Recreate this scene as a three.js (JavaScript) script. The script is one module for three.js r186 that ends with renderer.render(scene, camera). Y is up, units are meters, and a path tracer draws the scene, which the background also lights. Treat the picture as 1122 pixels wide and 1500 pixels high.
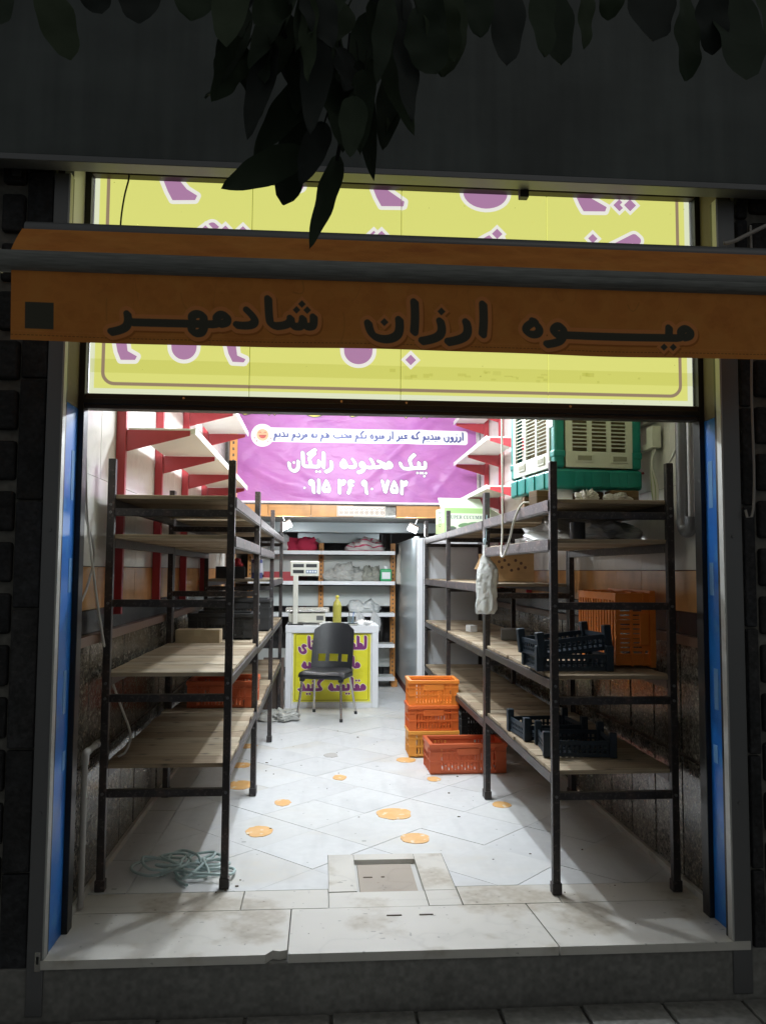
import * as THREE from 'three';
import { mergeGeometries, toCreasedNormals } from 'three/addons/utils/BufferGeometryUtils.js';
import { RoundedBoxGeometry } from 'three/addons/geometries/RoundedBoxGeometry.js';
import { RectAreaLightUniformsLib } from 'three/addons/lights/RectAreaLightUniformsLib.js';

// ---------- camera, sky, lamps, exposure ----------
// y = 0 is the shop floor, the street lies 0.2 m lower; z = 0 is the front edge of the threshold, the shop runs to -z
const scene = new THREE.Scene();
const camera = new THREE.PerspectiveCamera(64.06, 765 / 1024, 0.05, 200);
camera.position.set(0, 1.36, 3.03);
camera.rotation.order = 'YXZ';
camera.rotation.set(0.0715, -0.0737, 0.0063);

const renderer = new THREE.WebGLRenderer();
renderer.toneMapping = THREE.LinearToneMapping;
renderer.toneMappingExposure = 1;
renderer.shadowMap.enabled = true;

function nightSky() {
  const w = 64, h = 32, d = new Float32Array(w * h * 4);
  for (let j = 0; j < h; j++) for (let i = 0; i < w; i++) {
    const up = (j + 0.5) / h;                       // row 0 is the bottom
    const k = 0.112 + 0.04 * Math.exp(-Math.pow((up - 0.5) / 0.16, 2));
    const o = (j * w + i) * 4;
    d[o] = k * 0.93; d[o + 1] = k; d[o + 2] = k * 1.0; d[o + 3] = 1;
  }
  const t = new THREE.DataTexture(d, w, h, THREE.RGBAFormat, THREE.FloatType);
  t.mapping = THREE.EquirectangularReflectionMapping; t.magFilter = t.minFilter = THREE.LinearFilter;
  t.needsUpdate = true; return t;
}
const sky = nightSky();
scene.background = sky; scene.environment = sky;
scene.backgroundIntensity = 1; scene.environmentIntensity = 1;

const addedFill = new THREE.DirectionalLight(new THREE.Color().setRGB(1, 0.93, 0.84), 0.06);  // weak fill light added from the front to give forms some shading
addedFill.position.set(2.5, 7, 6); addedFill.target.position.set(0.3, 1, 0); addedFill.castShadow = true; addedFill.shadow.radius = 40;
Object.assign(addedFill.shadow.camera, { left: -6, right: 6, top: 6, bottom: -6, near: 0.5, far: 30 });
scene.add(addedFill, addedFill.target);
RectAreaLightUniformsLib.init();
const LAMP_POWER = 5.1, BULB_POWER = 2.0, SIGN_GLOW = 0.92;

// ---------- helpers ----------
let seed = 20240517;
const rnd = () => { seed |= 0; seed = seed + 0x6D2B79F5 | 0; let t = Math.imul(seed ^ seed >>> 15, 1 | seed); t = t + Math.imul(t ^ t >>> 7, 61 | t) ^ t; return ((t ^ t >>> 14) >>> 0) / 4294967296; };
const rr = (a, b) => a + (b - a) * rnd();
const V = (x, y, z) => new THREE.Vector3(x, y, z);
const taken = {};
function numbered(n) { const k = taken[n] = (taken[n] ?? -1) + 1; return k ? n + '_' + String(k).padStart(3, '0') : n; }

// uv in metres from the way each face points
function muv(g, turn = false) {
  if (g.index) g = g.toNonIndexed();
  const p = g.attributes.position, n = p.count, uv = new Float32Array(n * 2);
  const a = V(), b = V(), c = V();
  for (let i = 0; i < n; i += 3) {
    a.fromBufferAttribute(p, i); b.fromBufferAttribute(p, i + 1); c.fromBufferAttribute(p, i + 2);
    const nn = b.clone().sub(a).cross(c.clone().sub(a));
    const ax = Math.abs(nn.x), ay = Math.abs(nn.y), az = Math.abs(nn.z);
    [a, b, c].forEach((q, k) => {
      let u, v;
      if (ay >= ax && ay >= az) { u = q.x; v = q.z; } else if (ax >= az) { u = q.z; v = q.y; } else { u = q.x; v = q.y; }
      if (turn) [u, v] = [v, u];
      uv[(i + k) * 2] = u; uv[(i + k) * 2 + 1] = v;
    });
  }
  g.setAttribute('uv', new THREE.BufferAttribute(uv, 2));
  return g;
}
const plainAttrs = (g) => { const o = g.index ? g.toNonIndexed() : g; for (const k of Object.keys(o.attributes)) if (!['position', 'normal', 'uv'].includes(k)) o.deleteAttribute(k); if (!o.attributes.uv) muv(o); return o; };
const join = (gs) => (Array.isArray(gs) ? (gs.length === 1 ? plainAttrs(gs[0]) : mergeGeometries(gs.map(plainAttrs))) : gs);
// box by its limits; r rounds the edges
function bb(x0, x1, y0, y1, z0, z1, r = 0) {
  const w = x1 - x0, h = y1 - y0, d = z1 - z0;
  const g = r ? new RoundedBoxGeometry(w, h, d, 1, Math.min(r, w / 2.01, h / 2.01, d / 2.01)) : new THREE.BoxGeometry(w, h, d);
  g.translate((x0 + x1) / 2, (y0 + y1) / 2, (z0 + z1) / 2);
  return muv(g);
}
const bc = (x, y, z, w, h, d, r = 0) => bb(x - w / 2, x + w / 2, y - h / 2, y + h / 2, z - d / 2, z + d / 2, r);
function tube(pts, r, seg = 24, rad = 7, tension = 0.5) {
  const c = new THREE.CatmullRomCurve3(pts.map((q) => (q.isVector3 ? q : V(...q))), false, 'catmullrom', tension);
  return plainAttrs(new THREE.TubeGeometry(c, seg, r, rad, false));
}
function rod(a, b, r, rad = 10, r2 = r) {
  const A = V(...a), B = V(...b), L = A.distanceTo(B), g = new THREE.CylinderGeometry(r2, r, L, rad, 1);
  g.translate(0, L / 2, 0); g.applyQuaternion(new THREE.Quaternion().setFromUnitVectors(V(0, 1, 0), B.clone().sub(A).normalize()));
  g.translate(...a); return plainAttrs(g);
}
function lathe(prof, seg = 20) { return plainAttrs(new THREE.LatheGeometry(prof.map(([r, y]) => new THREE.Vector2(r, y)), seg)); }
function prism(poly, y0, y1) {               // poly: [[x, z], ...] seen from above
  const s = new THREE.Shape(poly.map(([x, z]) => new THREE.Vector2(x, -z)));
  const g = new THREE.ExtrudeGeometry(s, { depth: y1 - y0, bevelEnabled: false });
  g.rotateX(-Math.PI / 2); g.translate(0, y0, 0); return muv(g);
}
function clip(poly, x0, x1, z0, z1) {
  const cut = (ps, f, at) => { const o = []; ps.forEach((a, i) => { const b = ps[(i + 1) % ps.length], fa = f(a), fb = f(b); if (fa >= 0) o.push(a); if ((fa > 0 && fb < 0) || (fa < 0 && fb > 0)) { const t = fa / (fa - fb); o.push([a[0] + (b[0] - a[0]) * t, a[1] + (b[1] - a[1]) * t]); } }); return o; };
  let q = poly;
  for (const f of [(a) => a[0] - x0, (a) => x1 - a[0], (a) => a[1] - z0, (a) => z1 - a[1]]) { if (q.length < 3) return []; q = cut(q, f); }
  return q.length < 3 ? [] : q;
}
function mesh(name, g, m) { const o = new THREE.Mesh(join(g), m); o.name = name; o.castShadow = o.receiveShadow = true; return o; }
function part(name, g, m, parent) { const o = mesh(name, g, m); parent.add(o); return o; }
function thing(name, label, category, pos = [0, 0, 0], turn = 0, group) {
  const o = new THREE.Group(); o.name = numbered(name); o.position.set(...pos); o.rotation.y = turn;
  o.userData = { label, category }; if (group) o.userData.group = group; scene.add(o); return o;
}
function single(name, g, m, label, category, group) {
  const o = mesh(numbered(name), g, m); o.userData = { label, category }; if (group) o.userData.group = group; scene.add(o); return o;
}
function structure(name, g, m, label, category) {
  const o = g ? mesh(numbered(name), g, m) : new THREE.Group(); if (!g) o.name = numbered(name);
  o.userData = { kind: 'structure', label, category }; scene.add(o); return o;
}

// ---------- textures ----------
const hash = (x, y, s) => { let h = Math.imul(x, 374761393) ^ Math.imul(y, 668265263) ^ Math.imul(s, 1274126177); h = Math.imul(h ^ h >>> 13, 1274126177); return ((h ^ h >>> 16) >>> 0) / 4294967296; };
function vn(x, y, px, py, s) {               // value noise, period px, py
  const xi = Math.floor(x), yi = Math.floor(y), fx = x - xi, fy = y - yi, u = fx * fx * (3 - 2 * fx), v = fy * fy * (3 - 2 * fy);
  const m = (a, b) => ((a % b) + b) % b, x0 = m(xi, px), x1 = m(xi + 1, px), y0 = m(yi, py), y1 = m(yi + 1, py);
  const a = hash(x0, y0, s), b = hash(x1, y0, s), c = hash(x0, y1, s), d = hash(x1, y1, s);
  return a + (b - a) * u + (c - a) * v + (a - b - c + d) * u * v;
}
function fbm(u, v, fx, fy, s, oct = 4) { let t = 0, a = 0.5, n = 0; for (let o = 0; o < oct; o++) { t += a * vn(u * fx, v * fy, fx, fy, s + o * 17); n += a; a *= 0.5; fx *= 2; fy *= 2; } return t / n; }
const clamp = (x, a = 0, b = 1) => Math.min(b, Math.max(a, x));
const smooth = (a, b, x) => { const t = clamp((x - a) / (b - a)); return t * t * (3 - 2 * t); };
function tex(w, h, metres, fn, srgb = true) {
  const d = new Uint8Array(w * h * 4);
  for (let j = 0; j < h; j++) for (let i = 0; i < w; i++) {
    const c = fn(i / w, j / h, i, j), o = (j * w + i) * 4;
    d[o] = clamp(c[0], 0, 255); d[o + 1] = clamp(c[1], 0, 255); d[o + 2] = clamp(c[2], 0, 255); d[o + 3] = 255;
  }
  const t = new THREE.DataTexture(d, w, h); t.magFilter = THREE.LinearFilter; t.minFilter = THREE.LinearMipmapLinearFilter; t.generateMipmaps = true;
  t.wrapS = t.wrapT = THREE.RepeatWrapping; if (srgb) t.colorSpace = THREE.SRGBColorSpace;
  const m = Array.isArray(metres) ? metres : [metres, metres]; t.repeat.set(1 / m[0], 1 / m[1]); t.needsUpdate = true; return t;
}
const grey = (x) => [x, x, x];
const lin = (r, g, b) => new THREE.Color().setRGB(r, g, b);
const mat = (o) => new (o.transmission || o.clearcoat || o.sheen ? THREE.MeshPhysicalMaterial : THREE.MeshStandardMaterial)(o);
const shifted = (t, u, v) => { const c = t.clone(); c.offset.set(u, v); c.needsUpdate = true; return c; };

const shiftedScale = (t, a, b) => { const c = t.clone(); c.repeat.set(a, b); c.needsUpdate = true; return c; };
const tGrain = tex(256, 256, 0.5, (u, v) => grey(110 + 120 * (fbm(u, v, 24, 24, 3, 4) - 0.2)), false);
const tScratch = tex(256, 256, 0.6, (u, v) => { const a = fbm(u, v, 8, 8, 5, 5); return grey(90 + 130 * a); }, false);
const tSteel = tex(256, 256, 0.4, (u, v) => { const a = fbm(u, v, 10, 10, 31, 5), s = fbm(u, v, 40, 40, 37, 2) > 0.72 ? 26 : 0; const ru = smooth(0.6, 0.72, fbm(u, v, 7, 7, 35, 6)); return [47 + 20 * a + s + 12 * ru, 44 + 18 * a + s * 0.9 + 6 * ru, 45 + 17 * a + s * 0.85 + 3 * ru]; });
const tWood = [0, 1, 2].map((k) => tex(512, 128, [1.1, 0.28], (u, v) => {
  const warp = fbm(u, v, 3, 3, 60 + k, 3) * 0.9, g = fbm(u, v + warp * 0.05, 3, 44, 70 + k, 4), st = fbm(u, v, 2, 90, 90 + k, 2), blot = fbm(u, v, 5, 3, 110 + k, 4);
  const kx = u * 4 % 1 - 0.5, ky = (v * 2.0 + 0.3) % 1 - 0.5, kn = Math.exp(-(kx * kx * 260 + ky * ky * 90));
  const b = 0.78 + 0.24 * g - 0.1 * smooth(0.58, 0.7, st) - 0.16 * smooth(0.55, 0.85, blot) - 0.3 * kn;
  const base = [[190, 172, 148], [176, 156, 132], [198, 182, 160]][k];
  return base.map((c, i) => c * b * (i === 2 ? 0.98 : 1));
}));
const tMarble = tex(512, 512, 1.3, (u, v) => {
  const w = fbm(u, v, 4, 4, 7, 4), a = fbm(u, v, 5, 5, 11, 5), vein = Math.abs(fbm(u + w * 0.15, v, 4, 4, 19, 5) - 0.5), st = smooth(0.54, 0.72, fbm(u, v, 3, 3, 23, 6)), sp = fbm(u, v, 64, 64, 29, 2);
  const d = smooth(0.5, 0.7, fbm(u, v, 6, 6, 33, 7)) * (0.35 + 0.9 * sp), b = 214 + 16 * (a - 0.5) - 9 * Math.exp(-vein * 60) - 30 * st * (0.4 + 0.7 * sp) - 30 * d - (sp > 0.88 ? 40 : 0);
  return [b, b * (0.968 - 0.03 * d), b * (0.92 - 0.07 * d)];
});
const tFloor = tex(1024, 1024, 2.7, (u, v) => {
  const a = fbm(u, v, 6, 6, 41, 5), f = fbm(u, v, 90, 90, 43, 2), sc = fbm(u, v, 40, 6, 47, 3), st = smooth(0.6, 0.8, fbm(u, v, 9, 9, 53, 5));
  const sp = hash(Math.floor(u * 340), Math.floor(v * 340), 9) > 0.9994 ? 60 : 0, sp2 = hash(Math.floor(u * 130), Math.floor(v * 130), 13) > 0.9994 ? 50 : 0;
  const b = 219 + 12 * (a - 0.5) + 8 * (f - 0.5) - 7 * smooth(0.5, 0.9, sc) - 16 * st * f - sp * 0.8 - sp2 * 0.8, w = smooth(0.52, 0.75, fbm(u, v, 4, 7, 59, 6)) * (0.4 + f);
  return [b * (0.985 - 0.02 * w), b * (0.99 - 0.035 * w), b * (0.995 - 0.06 * w)];
});
const tSpeck = tex(512, 512, 0.55, (u, v) => {
  const a = fbm(u, v, 70, 70, 61, 2), b = fbm(u, v, 30, 30, 67, 3), l = fbm(u, v, 4, 4, 71, 3);
  let k = 108 + 70 * (b - 0.5) + 40 * (l - 0.5); k += 34 * smooth(0.58, 0.72, a) - 32 * smooth(0.42, 0.28, a);
  return [k, k * 0.96, k * 0.89];
});
const tTile = tex(512, 512, 0.9, (u, v) => {
  const w = fbm(u, v, 3, 3, 77, 4), vein = Math.abs(fbm(u + 0.2 * w, v + 0.1 * w, 5, 5, 79, 5) - 0.5), a = fbm(u, v, 6, 6, 83, 4);
  const b = 218 + 12 * (a - 0.5) - 9 * Math.exp(-vein * 40); return [b, b * 0.985, b * 0.96];
});
const tOrangeTile = tex(256, 256, 0.6, (u, v) => { const a = fbm(u, v, 6, 4, 91, 5), s = fbm(u, v, 3, 30, 93, 3); const b = 0.86 + 0.2 * a + 0.1 * s; return [206 * b, 152 * b, 98 * b]; });
const tConcrete = tex(512, 512, 1.6, (u, v) => { const a = fbm(u, v, 5, 5, 101, 6), f = fbm(u, v, 90, 90, 103, 2), st = smooth(0.55, 0.75, fbm(u, v, 4, 2, 107, 5)); const b = 128 + 50 * (a - 0.5) + 34 * (f - 0.5) - 26 * st; return [b, b * 0.99, b * 0.96]; });
const tStone = tex(512, 512, 0.8, (u, v) => { const a = fbm(u, v, 8, 8, 121, 6), f = fbm(u, v, 60, 60, 123, 3), r = fbm(u, v, 5, 5, 127, 4); const b = 62 + 50 * (a - 0.5) + 44 * (f - 0.5); return [b * (1 + 0.12 * (r - 0.5)), b, b * (1.02 - 0.1 * (r - 0.5))]; });
const tCard = tex(256, 256, 0.4, (u, v) => { const a = fbm(u, v, 6, 6, 131, 4), l = fbm(u, v, 2, 70, 133, 2); const b = 0.88 + 0.18 * a + 0.06 * l; return [178 * b, 142 * b, 100 * b]; });
const tBumpy = tex(256, 256, 0.3, (u, v) => grey(255 * fbm(u, v, 12, 12, 141, 5)), false);
const tWrinkle = tex(512, 512, 0.5, (u, v) => { const w = fbm(u, v, 4, 4, 151, 4), a = Math.abs(fbm(u + 0.2 * w, v, 6, 6, 153, 4) - 0.5); return grey(255 * clamp(a * 3)); }, false);

const M = {
  steel: mat({ map: tSteel, roughness: 0.42, metalness: 0.25, bumpMap: tScratch, bumpScale: 0.0006 }),
  rail: mat({ map: tSteel, color: lin(2.0, 1.95, 2.05), roughness: 0.5, metalness: 0.35, bumpMap: tScratch, bumpScale: 0.0006 }),  // rack steel lightened: light on the aisle faces put into the colour
  wood: [0, 1, 2, 3, 4].map((k) => mat({ map: shifted(tWood[k % 3], k * 0.37, k * 0.61), color: lin(...[[0.98, 0.97, 0.96], [0.86, 0.84, 0.82], [1, 1, 1], [0.92, 0.91, 0.9], [0.84, 0.83, 0.82]][k]), roughness: 0.75, bumpMap: tWood[k % 3], bumpScale: 0.0015 })),
  marble: mat({ map: tMarble, color: lin(0.94, 0.97, 1), roughness: 0.5 }),
  floorTile: [0, 1, 2].map((k) => mat({ map: shifted(tFloor, k * 0.31, k * 0.17), color: lin(...[[1, 1, 1], [0.96, 0.96, 0.965], [0.985, 0.98, 0.97]][k]), roughness: 0.5 })),
  grout: mat({ color: lin(0.6, 0.59, 0.57), roughness: 0.9 }),
  dado: [0, 1, 2].map((k) => mat({ map: shifted(tSpeck, k * 0.23, k * 0.41), color: lin(...[[0.9, 0.88, 0.86], [0.74, 0.71, 0.67], [1.02, 1.0, 0.97]][k]), roughness: 0.2 })),
  joint: mat({ color: lin(0.1, 0.07, 0.05), roughness: 0.8 }),
  whiteTile: [0, 1, 2].map((k) => mat({ map: shifted(tTile, k * 0.33, k * 0.21), roughness: 0.16 + 0.03 * k })),
  orangeTile: [0, 1].map((k) => mat({ map: shifted(tOrangeTile, k * 0.4, k * 0.3), roughness: 0.22 })),
  plaster: mat({ color: lin(0.5, 0.49, 0.47), roughness: 0.9, bumpMap: tGrain, bumpScale: 0.002 }),
  concrete: mat({ map: tConcrete, roughness: 0.9, bumpMap: tConcrete, bumpScale: 0.004 }),
  stone: [0, 1, 2].map((k) => mat({ map: shifted(tStone, k * 0.3, k * 0.2), color: lin(...[[0.5, 0.5, 0.54], [0.36, 0.36, 0.38], [0.62, 0.6, 0.6]][k]), roughness: 0.8, bumpMap: tBumpy, bumpScale: 0.008 })),
  mortar: mat({ map: tConcrete, color: lin(0.85, 0.83, 0.8), roughness: 0.95 }),
  greyMetal: mat({ color: lin(0.19, 0.19, 0.195), roughness: 0.42, metalness: 0.5, bumpMap: tScratch, bumpScale: 0.0008 }),
  blackMetal: mat({ color: lin(0.022, 0.021, 0.02), roughness: 0.4, metalness: 0.3, bumpMap: tScratch, bumpScale: 0.0006 }),
  brownMetal: mat({ color: lin(0.055, 0.04, 0.028), roughness: 0.5, metalness: 0.2, bumpMap: tScratch, bumpScale: 0.0008 }),
  fascia: mat({ map: tex(512, 256, [2.4, 0.9], (u, v) => { const a = fbm(u, v, 5, 4, 191, 5), st = fbm(u, v, 60, 2, 193, 3); const b = 84 + 34 * (a - 0.5) + 16 * (st - 0.5); return [b * 0.95, b * 1.01, b]; }), roughness: 0.55, metalness: 0.2, bumpMap: tScratch, bumpScale: 0.003 }),
  bluePaint: mat({ map: tex(128, 256, [0.3, 0.8], (u, v) => { const a = fbm(u, v, 4, 6, 161, 4), s = smooth(0.62, 0.7, fbm(u, v, 5, 9, 163, 4)); return [30 + 20 * s, 94 + 24 * a + 14 * s, 176 + 26 * a]; }), roughness: 0.36 }),
  glintOrTape: mat({ color: lin(0.14, 0.3, 0.56), roughness: 0.3 }),  // lighter blue for reflections painted on the jambs
  tan: mat({ color: lin(0.17, 0.14, 0.1), roughness: 0.7, bumpMap: tGrain, bumpScale: 0.002 }),
  red: mat({ color: lin(0.36, 0.03, 0.04), roughness: 0.38 }),
  redWhite: mat({ color: lin(0.78, 0.76, 0.72), roughness: 0.35, bumpMap: tScratch, bumpScale: 0.0005 }),
  orangePaint: mat({ color: lin(0.62, 0.27, 0.07), roughness: 0.45 }),
  shelfGrey: mat({ color: lin(0.6, 0.63, 0.62), roughness: 0.42 }),
  whitePaint: mat({ color: lin(0.8, 0.81, 0.84), roughness: 0.35 }),
  doorGrey: mat({ color: lin(0.4, 0.46, 0.49), roughness: 0.3, metalness: 0.15 }),
  darkWall: mat({ color: lin(0.16, 0.15, 0.15), roughness: 0.9, bumpMap: tBumpy, bumpScale: 0.01 }),
  blackPlastic: mat({ color: lin(0.022, 0.023, 0.026), roughness: 0.42, bumpMap: tScratch, bumpScale: 0.0006 }),
  crateBlack: mat({ color: lin(0.02, 0.02, 0.021), roughness: 0.55 }),
  crateBlue: mat({ color: lin(0.014, 0.026, 0.04), roughness: 0.45 }),
  chrome: mat({ color: lin(0.62, 0.6, 0.57), roughness: 0.25, metalness: 0.9 }),
  pvc: mat({ color: lin(0.4, 0.38, 0.36), roughness: 0.5 }),
  cordWhite: mat({ color: lin(0.62, 0.6, 0.55), roughness: 0.5 }),
  cordBlack: mat({ color: lin(0.02, 0.02, 0.02), roughness: 0.5 }),
  card: mat({ map: tCard, roughness: 0.85 }),
  rag: mat({ color: lin(0.62, 0.58, 0.52), roughness: 0.95, bumpMap: tWrinkle, bumpScale: 0.01 }),
  plasticBag: mat({ color: lin(0.8, 0.81, 0.82), roughness: 0.35, transmission: 0.35, thickness: 0, bumpMap: tWrinkle, bumpScale: 0.006 }),
  greySack: mat({ color: lin(0.42, 0.42, 0.4), roughness: 0.6, bumpMap: tWrinkle, bumpScale: 0.012 }),
  teal: mat({ map: tex(128, 128, 0.5, (u, v) => { const a = fbm(u, v, 6, 6, 171, 4); return [22 + 10 * a, 122 + 18 * a, 116 + 16 * a]; }), roughness: 0.36 }),
  cream: mat({ color: lin(0.66, 0.66, 0.58), roughness: 0.42 }),
  coolingPad: mat({ color: lin(0.24, 0.18, 0.1), roughness: 1, bumpMap: tBumpy, bumpScale: 0.01 }),
  hose: mat({ color: lin(0.55, 0.68, 0.67), roughness: 0.45, transmission: 0.15, thickness: 0 }),
};
// ---------- Persian lettering: each letter is a few pen strokes ----------
// x runs left (negative) from the right edge of the letter, y up from the baseline; one unit is about the height of alef
const B = 0.1;
const LET = {
  'ا': { s: { a: 0.3, p: [[[-0.16, 1.0], [-0.13, 0.5], [-0.16, 0.06]]] }, f: { a: 0.34, p: [[[0, B], [-0.14, 0.12], [-0.19, 0.4], [-0.21, 1.0]]] } },
  'ل': { i: { a: 0.42, p: [[[-0.14, 1.0], [-0.12, 0.4], [-0.2, B], [-0.42, B]]] } },
  'د': { s: { a: 0.62, p: [[[-0.32, 0.6], [-0.12, 0.36], [-0.14, 0.14], [-0.36, 0.07], [-0.56, 0.1]]] }, f: { a: 0.66, p: [[[0, B], [-0.12, B]], [[-0.36, 0.62], [-0.17, 0.36], [-0.16, 0.14], [-0.38, 0.07], [-0.6, 0.1]]] } },
  'ر': { s: { a: 0.5, p: [[[-0.16, 0.42], [-0.09, 0.14], [-0.24, -0.14], [-0.54, -0.22]]] }, f: { a: 0.46, p: [[[0, B], [-0.1, 0.12]], [[-0.14, 0.36], [-0.1, 0.08], [-0.24, -0.16], [-0.52, -0.24]]] } },
  'و': { s: { a: 0.58, p: [[[-0.12, 0.16], [-0.34, 0.1], [-0.42, 0.28], [-0.26, 0.44], [-0.12, 0.3], [-0.12, 0.04], [-0.26, -0.18], [-0.56, -0.24]]] }, f: { a: 0.58, p: [[[0, B], [-0.14, B], [-0.34, 0.1], [-0.42, 0.28], [-0.26, 0.44], [-0.12, 0.3], [-0.12, 0.04], [-0.26, -0.18], [-0.56, -0.24]]] } },
  'ب': { i: { a: 0.4, p: [[[-0.13, 0.46], [-0.1, 0.16], [-0.2, B], [-0.4, B]]] }, m: { a: 0.42, p: [[[0, B], [-0.42, B]], [[-0.18, 0.44], [-0.18, 0.1]]] }, f: { a: 1.1, p: [[[0, B], [-0.2, 0.06], [-0.6, 0.03], [-0.94, 0.1], [-1.02, 0.4]]] }, s: { a: 1.2, p: [[[-0.1, 0.4], [-0.14, 0.1], [-0.6, 0.03], [-1.0, 0.1], [-1.08, 0.4]]] } },
  'ن': { s: { a: 0.86, p: [[[-0.12, 0.42], [-0.09, 0.06], [-0.24, -0.18], [-0.5, -0.22], [-0.74, -0.06], [-0.78, 0.28]]] }, f: { a: 0.86, p: [[[0, B], [-0.08, B]], [[-0.11, 0.34], [-0.09, 0.02], [-0.24, -0.2], [-0.5, -0.24], [-0.74, -0.08], [-0.78, 0.26]]] } },
  'ی': { s: { a: 0.95, p: [[[-0.2, 0.3], [-0.42, 0.36], [-0.5, 0.16], [-0.2, -0.02], [-0.2, -0.2], [-0.5, -0.28], [-0.84, -0.16], [-0.86, 0.12]]] }, f: { a: 0.9, p: [[[0, B], [-0.3, 0.06], [-0.22, -0.18], [-0.5, -0.28], [-0.82, -0.18], [-0.84, 0.08]]] } },
  'س': { i: { a: 1.02, p: [[[-0.12, 0.42], [-0.1, 0.14], [-0.24, 0.08], [-0.36, 0.14], [-0.38, 0.36]], [[-0.38, 0.3], [-0.4, 0.12], [-0.54, 0.08], [-0.66, 0.14], [-0.68, 0.36]], [[-0.68, 0.3], [-0.72, 0.12], [-1.02, B]]] }, m: { a: 1.0, p: [[[0, B], [-1.0, B]], [[-0.16, 0.4], [-0.16, 0.12]], [[-0.43, 0.36], [-0.43, 0.12]], [[-0.7, 0.36], [-0.7, 0.12]]] } },
  'ح': { i: { a: 0.75, p: [[[-0.66, 0.5], [-0.4, 0.5], [-0.14, 0.34]], [[-0.14, 0.36], [-0.4, 0.12], [-0.75, B]]] }, m: { a: 0.74, p: [[[0, B], [-0.2, B]], [[-0.56, 0.5], [-0.34, 0.46], [-0.14, 0.3]], [[-0.12, 0.34], [-0.36, 0.12], [-0.74, B]]] } },
  'ط': { m: { a: 0.82, p: [[[0, B], [-0.82, B]], [[-0.6, 0.12], [-0.4, 0.42], [-0.16, 0.42], [-0.1, 0.22], [-0.3, 0.1]], [[-0.58, 1.0], [-0.56, 0.1]]] } },
  'غ': { i: { a: 0.7, p: [[[-0.12, 0.46], [-0.34, 0.56], [-0.48, 0.42], [-0.3, 0.24], [-0.12, 0.18], [-0.3, 0.09], [-0.7, B]]], d: [[-0.34, 0.86]] } },
  'ف': { i: { a: 0.56, p: [[[-0.16, 0.18], [-0.36, 0.24], [-0.36, 0.46], [-0.2, 0.52], [-0.1, 0.34], [-0.14, 0.14], [-0.56, B]]], d: [[-0.24, 0.84]] }, m: { a: 0.56, p: [[[0, B], [-0.56, B]], [[-0.28, 0.12], [-0.44, 0.3], [-0.3, 0.48], [-0.14, 0.34], [-0.26, 0.12]]], d: [[-0.3, 0.82]] } },
  'ک': { i: { a: 0.76, p: [[[-0.06, 0.98], [-0.56, 0.66], [-0.34, 0.3], [-0.2, 0.16], [-0.4, B], [-0.76, B]]] }, m: { a: 0.7, p: [[[0, B], [-0.7, B]], [[-0.06, 0.98], [-0.5, 0.68], [-0.32, 0.34], [-0.3, 0.12]]] }, f: { a: 1.2, p: [[[0, B], [-0.3, 0.06], [-0.7, 0.04], [-1.04, 0.12], [-1.12, 0.4]], [[-0.1, 0.98], [-0.5, 0.68], [-0.34, 0.34], [-0.28, 0.08]]] } },
  'م': { i: { a: 0.5, p: [[[-0.28, 0.12], [-0.12, 0.14], [-0.1, 0.36], [-0.26, 0.46], [-0.4, 0.3], [-0.3, 0.12], [-0.5, B]]] }, m: { a: 0.52, p: [[[0, B], [-0.52, B]], [[-0.12, 0.12], [-0.14, 0.34], [-0.28, 0.42], [-0.42, 0.3], [-0.38, 0.1]]] }, f: { a: 0.56, p: [[[0, B], [-0.16, 0.08], [-0.4, 0.1], [-0.44, 0.32], [-0.28, 0.42], [-0.16, 0.24], [-0.34, 0.04], [-0.5, -0.1], [-0.52, -0.42]]] }, s: { a: 0.6, p: [[[-0.16, 0.1], [-0.12, 0.34], [-0.3, 0.42], [-0.42, 0.26], [-0.3, 0.08], [-0.5, -0.04], [-0.54, -0.42]]] } },
  'ه': { s: { a: 0.56, p: [[[-0.3, 0.54], [-0.1, 0.34], [-0.14, 0.1], [-0.34, 0.06], [-0.5, 0.2], [-0.42, 0.42], [-0.24, 0.52]]] }, f: { a: 0.5, p: [[[0, B], [-0.16, B], [-0.26, 0.5]], [[-0.24, 0.46], [-0.44, 0.3], [-0.42, 0.1], [-0.2, 0.08]]] }, i: { a: 0.74, p: [[[-0.5, 0.62], [-0.2, 0.5], [-0.1, 0.22], [-0.26, 0.08], [-0.46, 0.16], [-0.42, 0.38], [-0.26, 0.4], [-0.24, 0.16]], [[-0.3, 0.08], [-0.74, B]]] }, m: { a: 0.66, p: [[[0, B], [-0.66, B]], [[-0.2, 0.12], [-0.14, 0.36], [-0.34, 0.46], [-0.5, 0.32], [-0.42, 0.12]], [[-0.16, 0.08], [-0.18, -0.16], [-0.36, -0.24], [-0.5, -0.1], [-0.44, 0.1]]] } },
  'ـ': { m: { a: 0.4, p: [[[0.02, B], [-0.42, B]]] } },
};
const DOTS = { 'ز': ['ر', [[-0.14, 0.74]]], 'پ': ['ب', [[-0.06, -0.22], [-0.3, -0.22], [-0.18, -0.42]]], 'ت': ['ب', null], 'ش': ['س', [[-0.28, 0.66], [-0.54, 0.66], [-0.41, 0.86]]], 'ق': ['ف', null], 'گ': ['ک', null], 'خ': ['ح', [[-0.3, 0.8]]] };
const ALONE = 'ادرزو';
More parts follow.
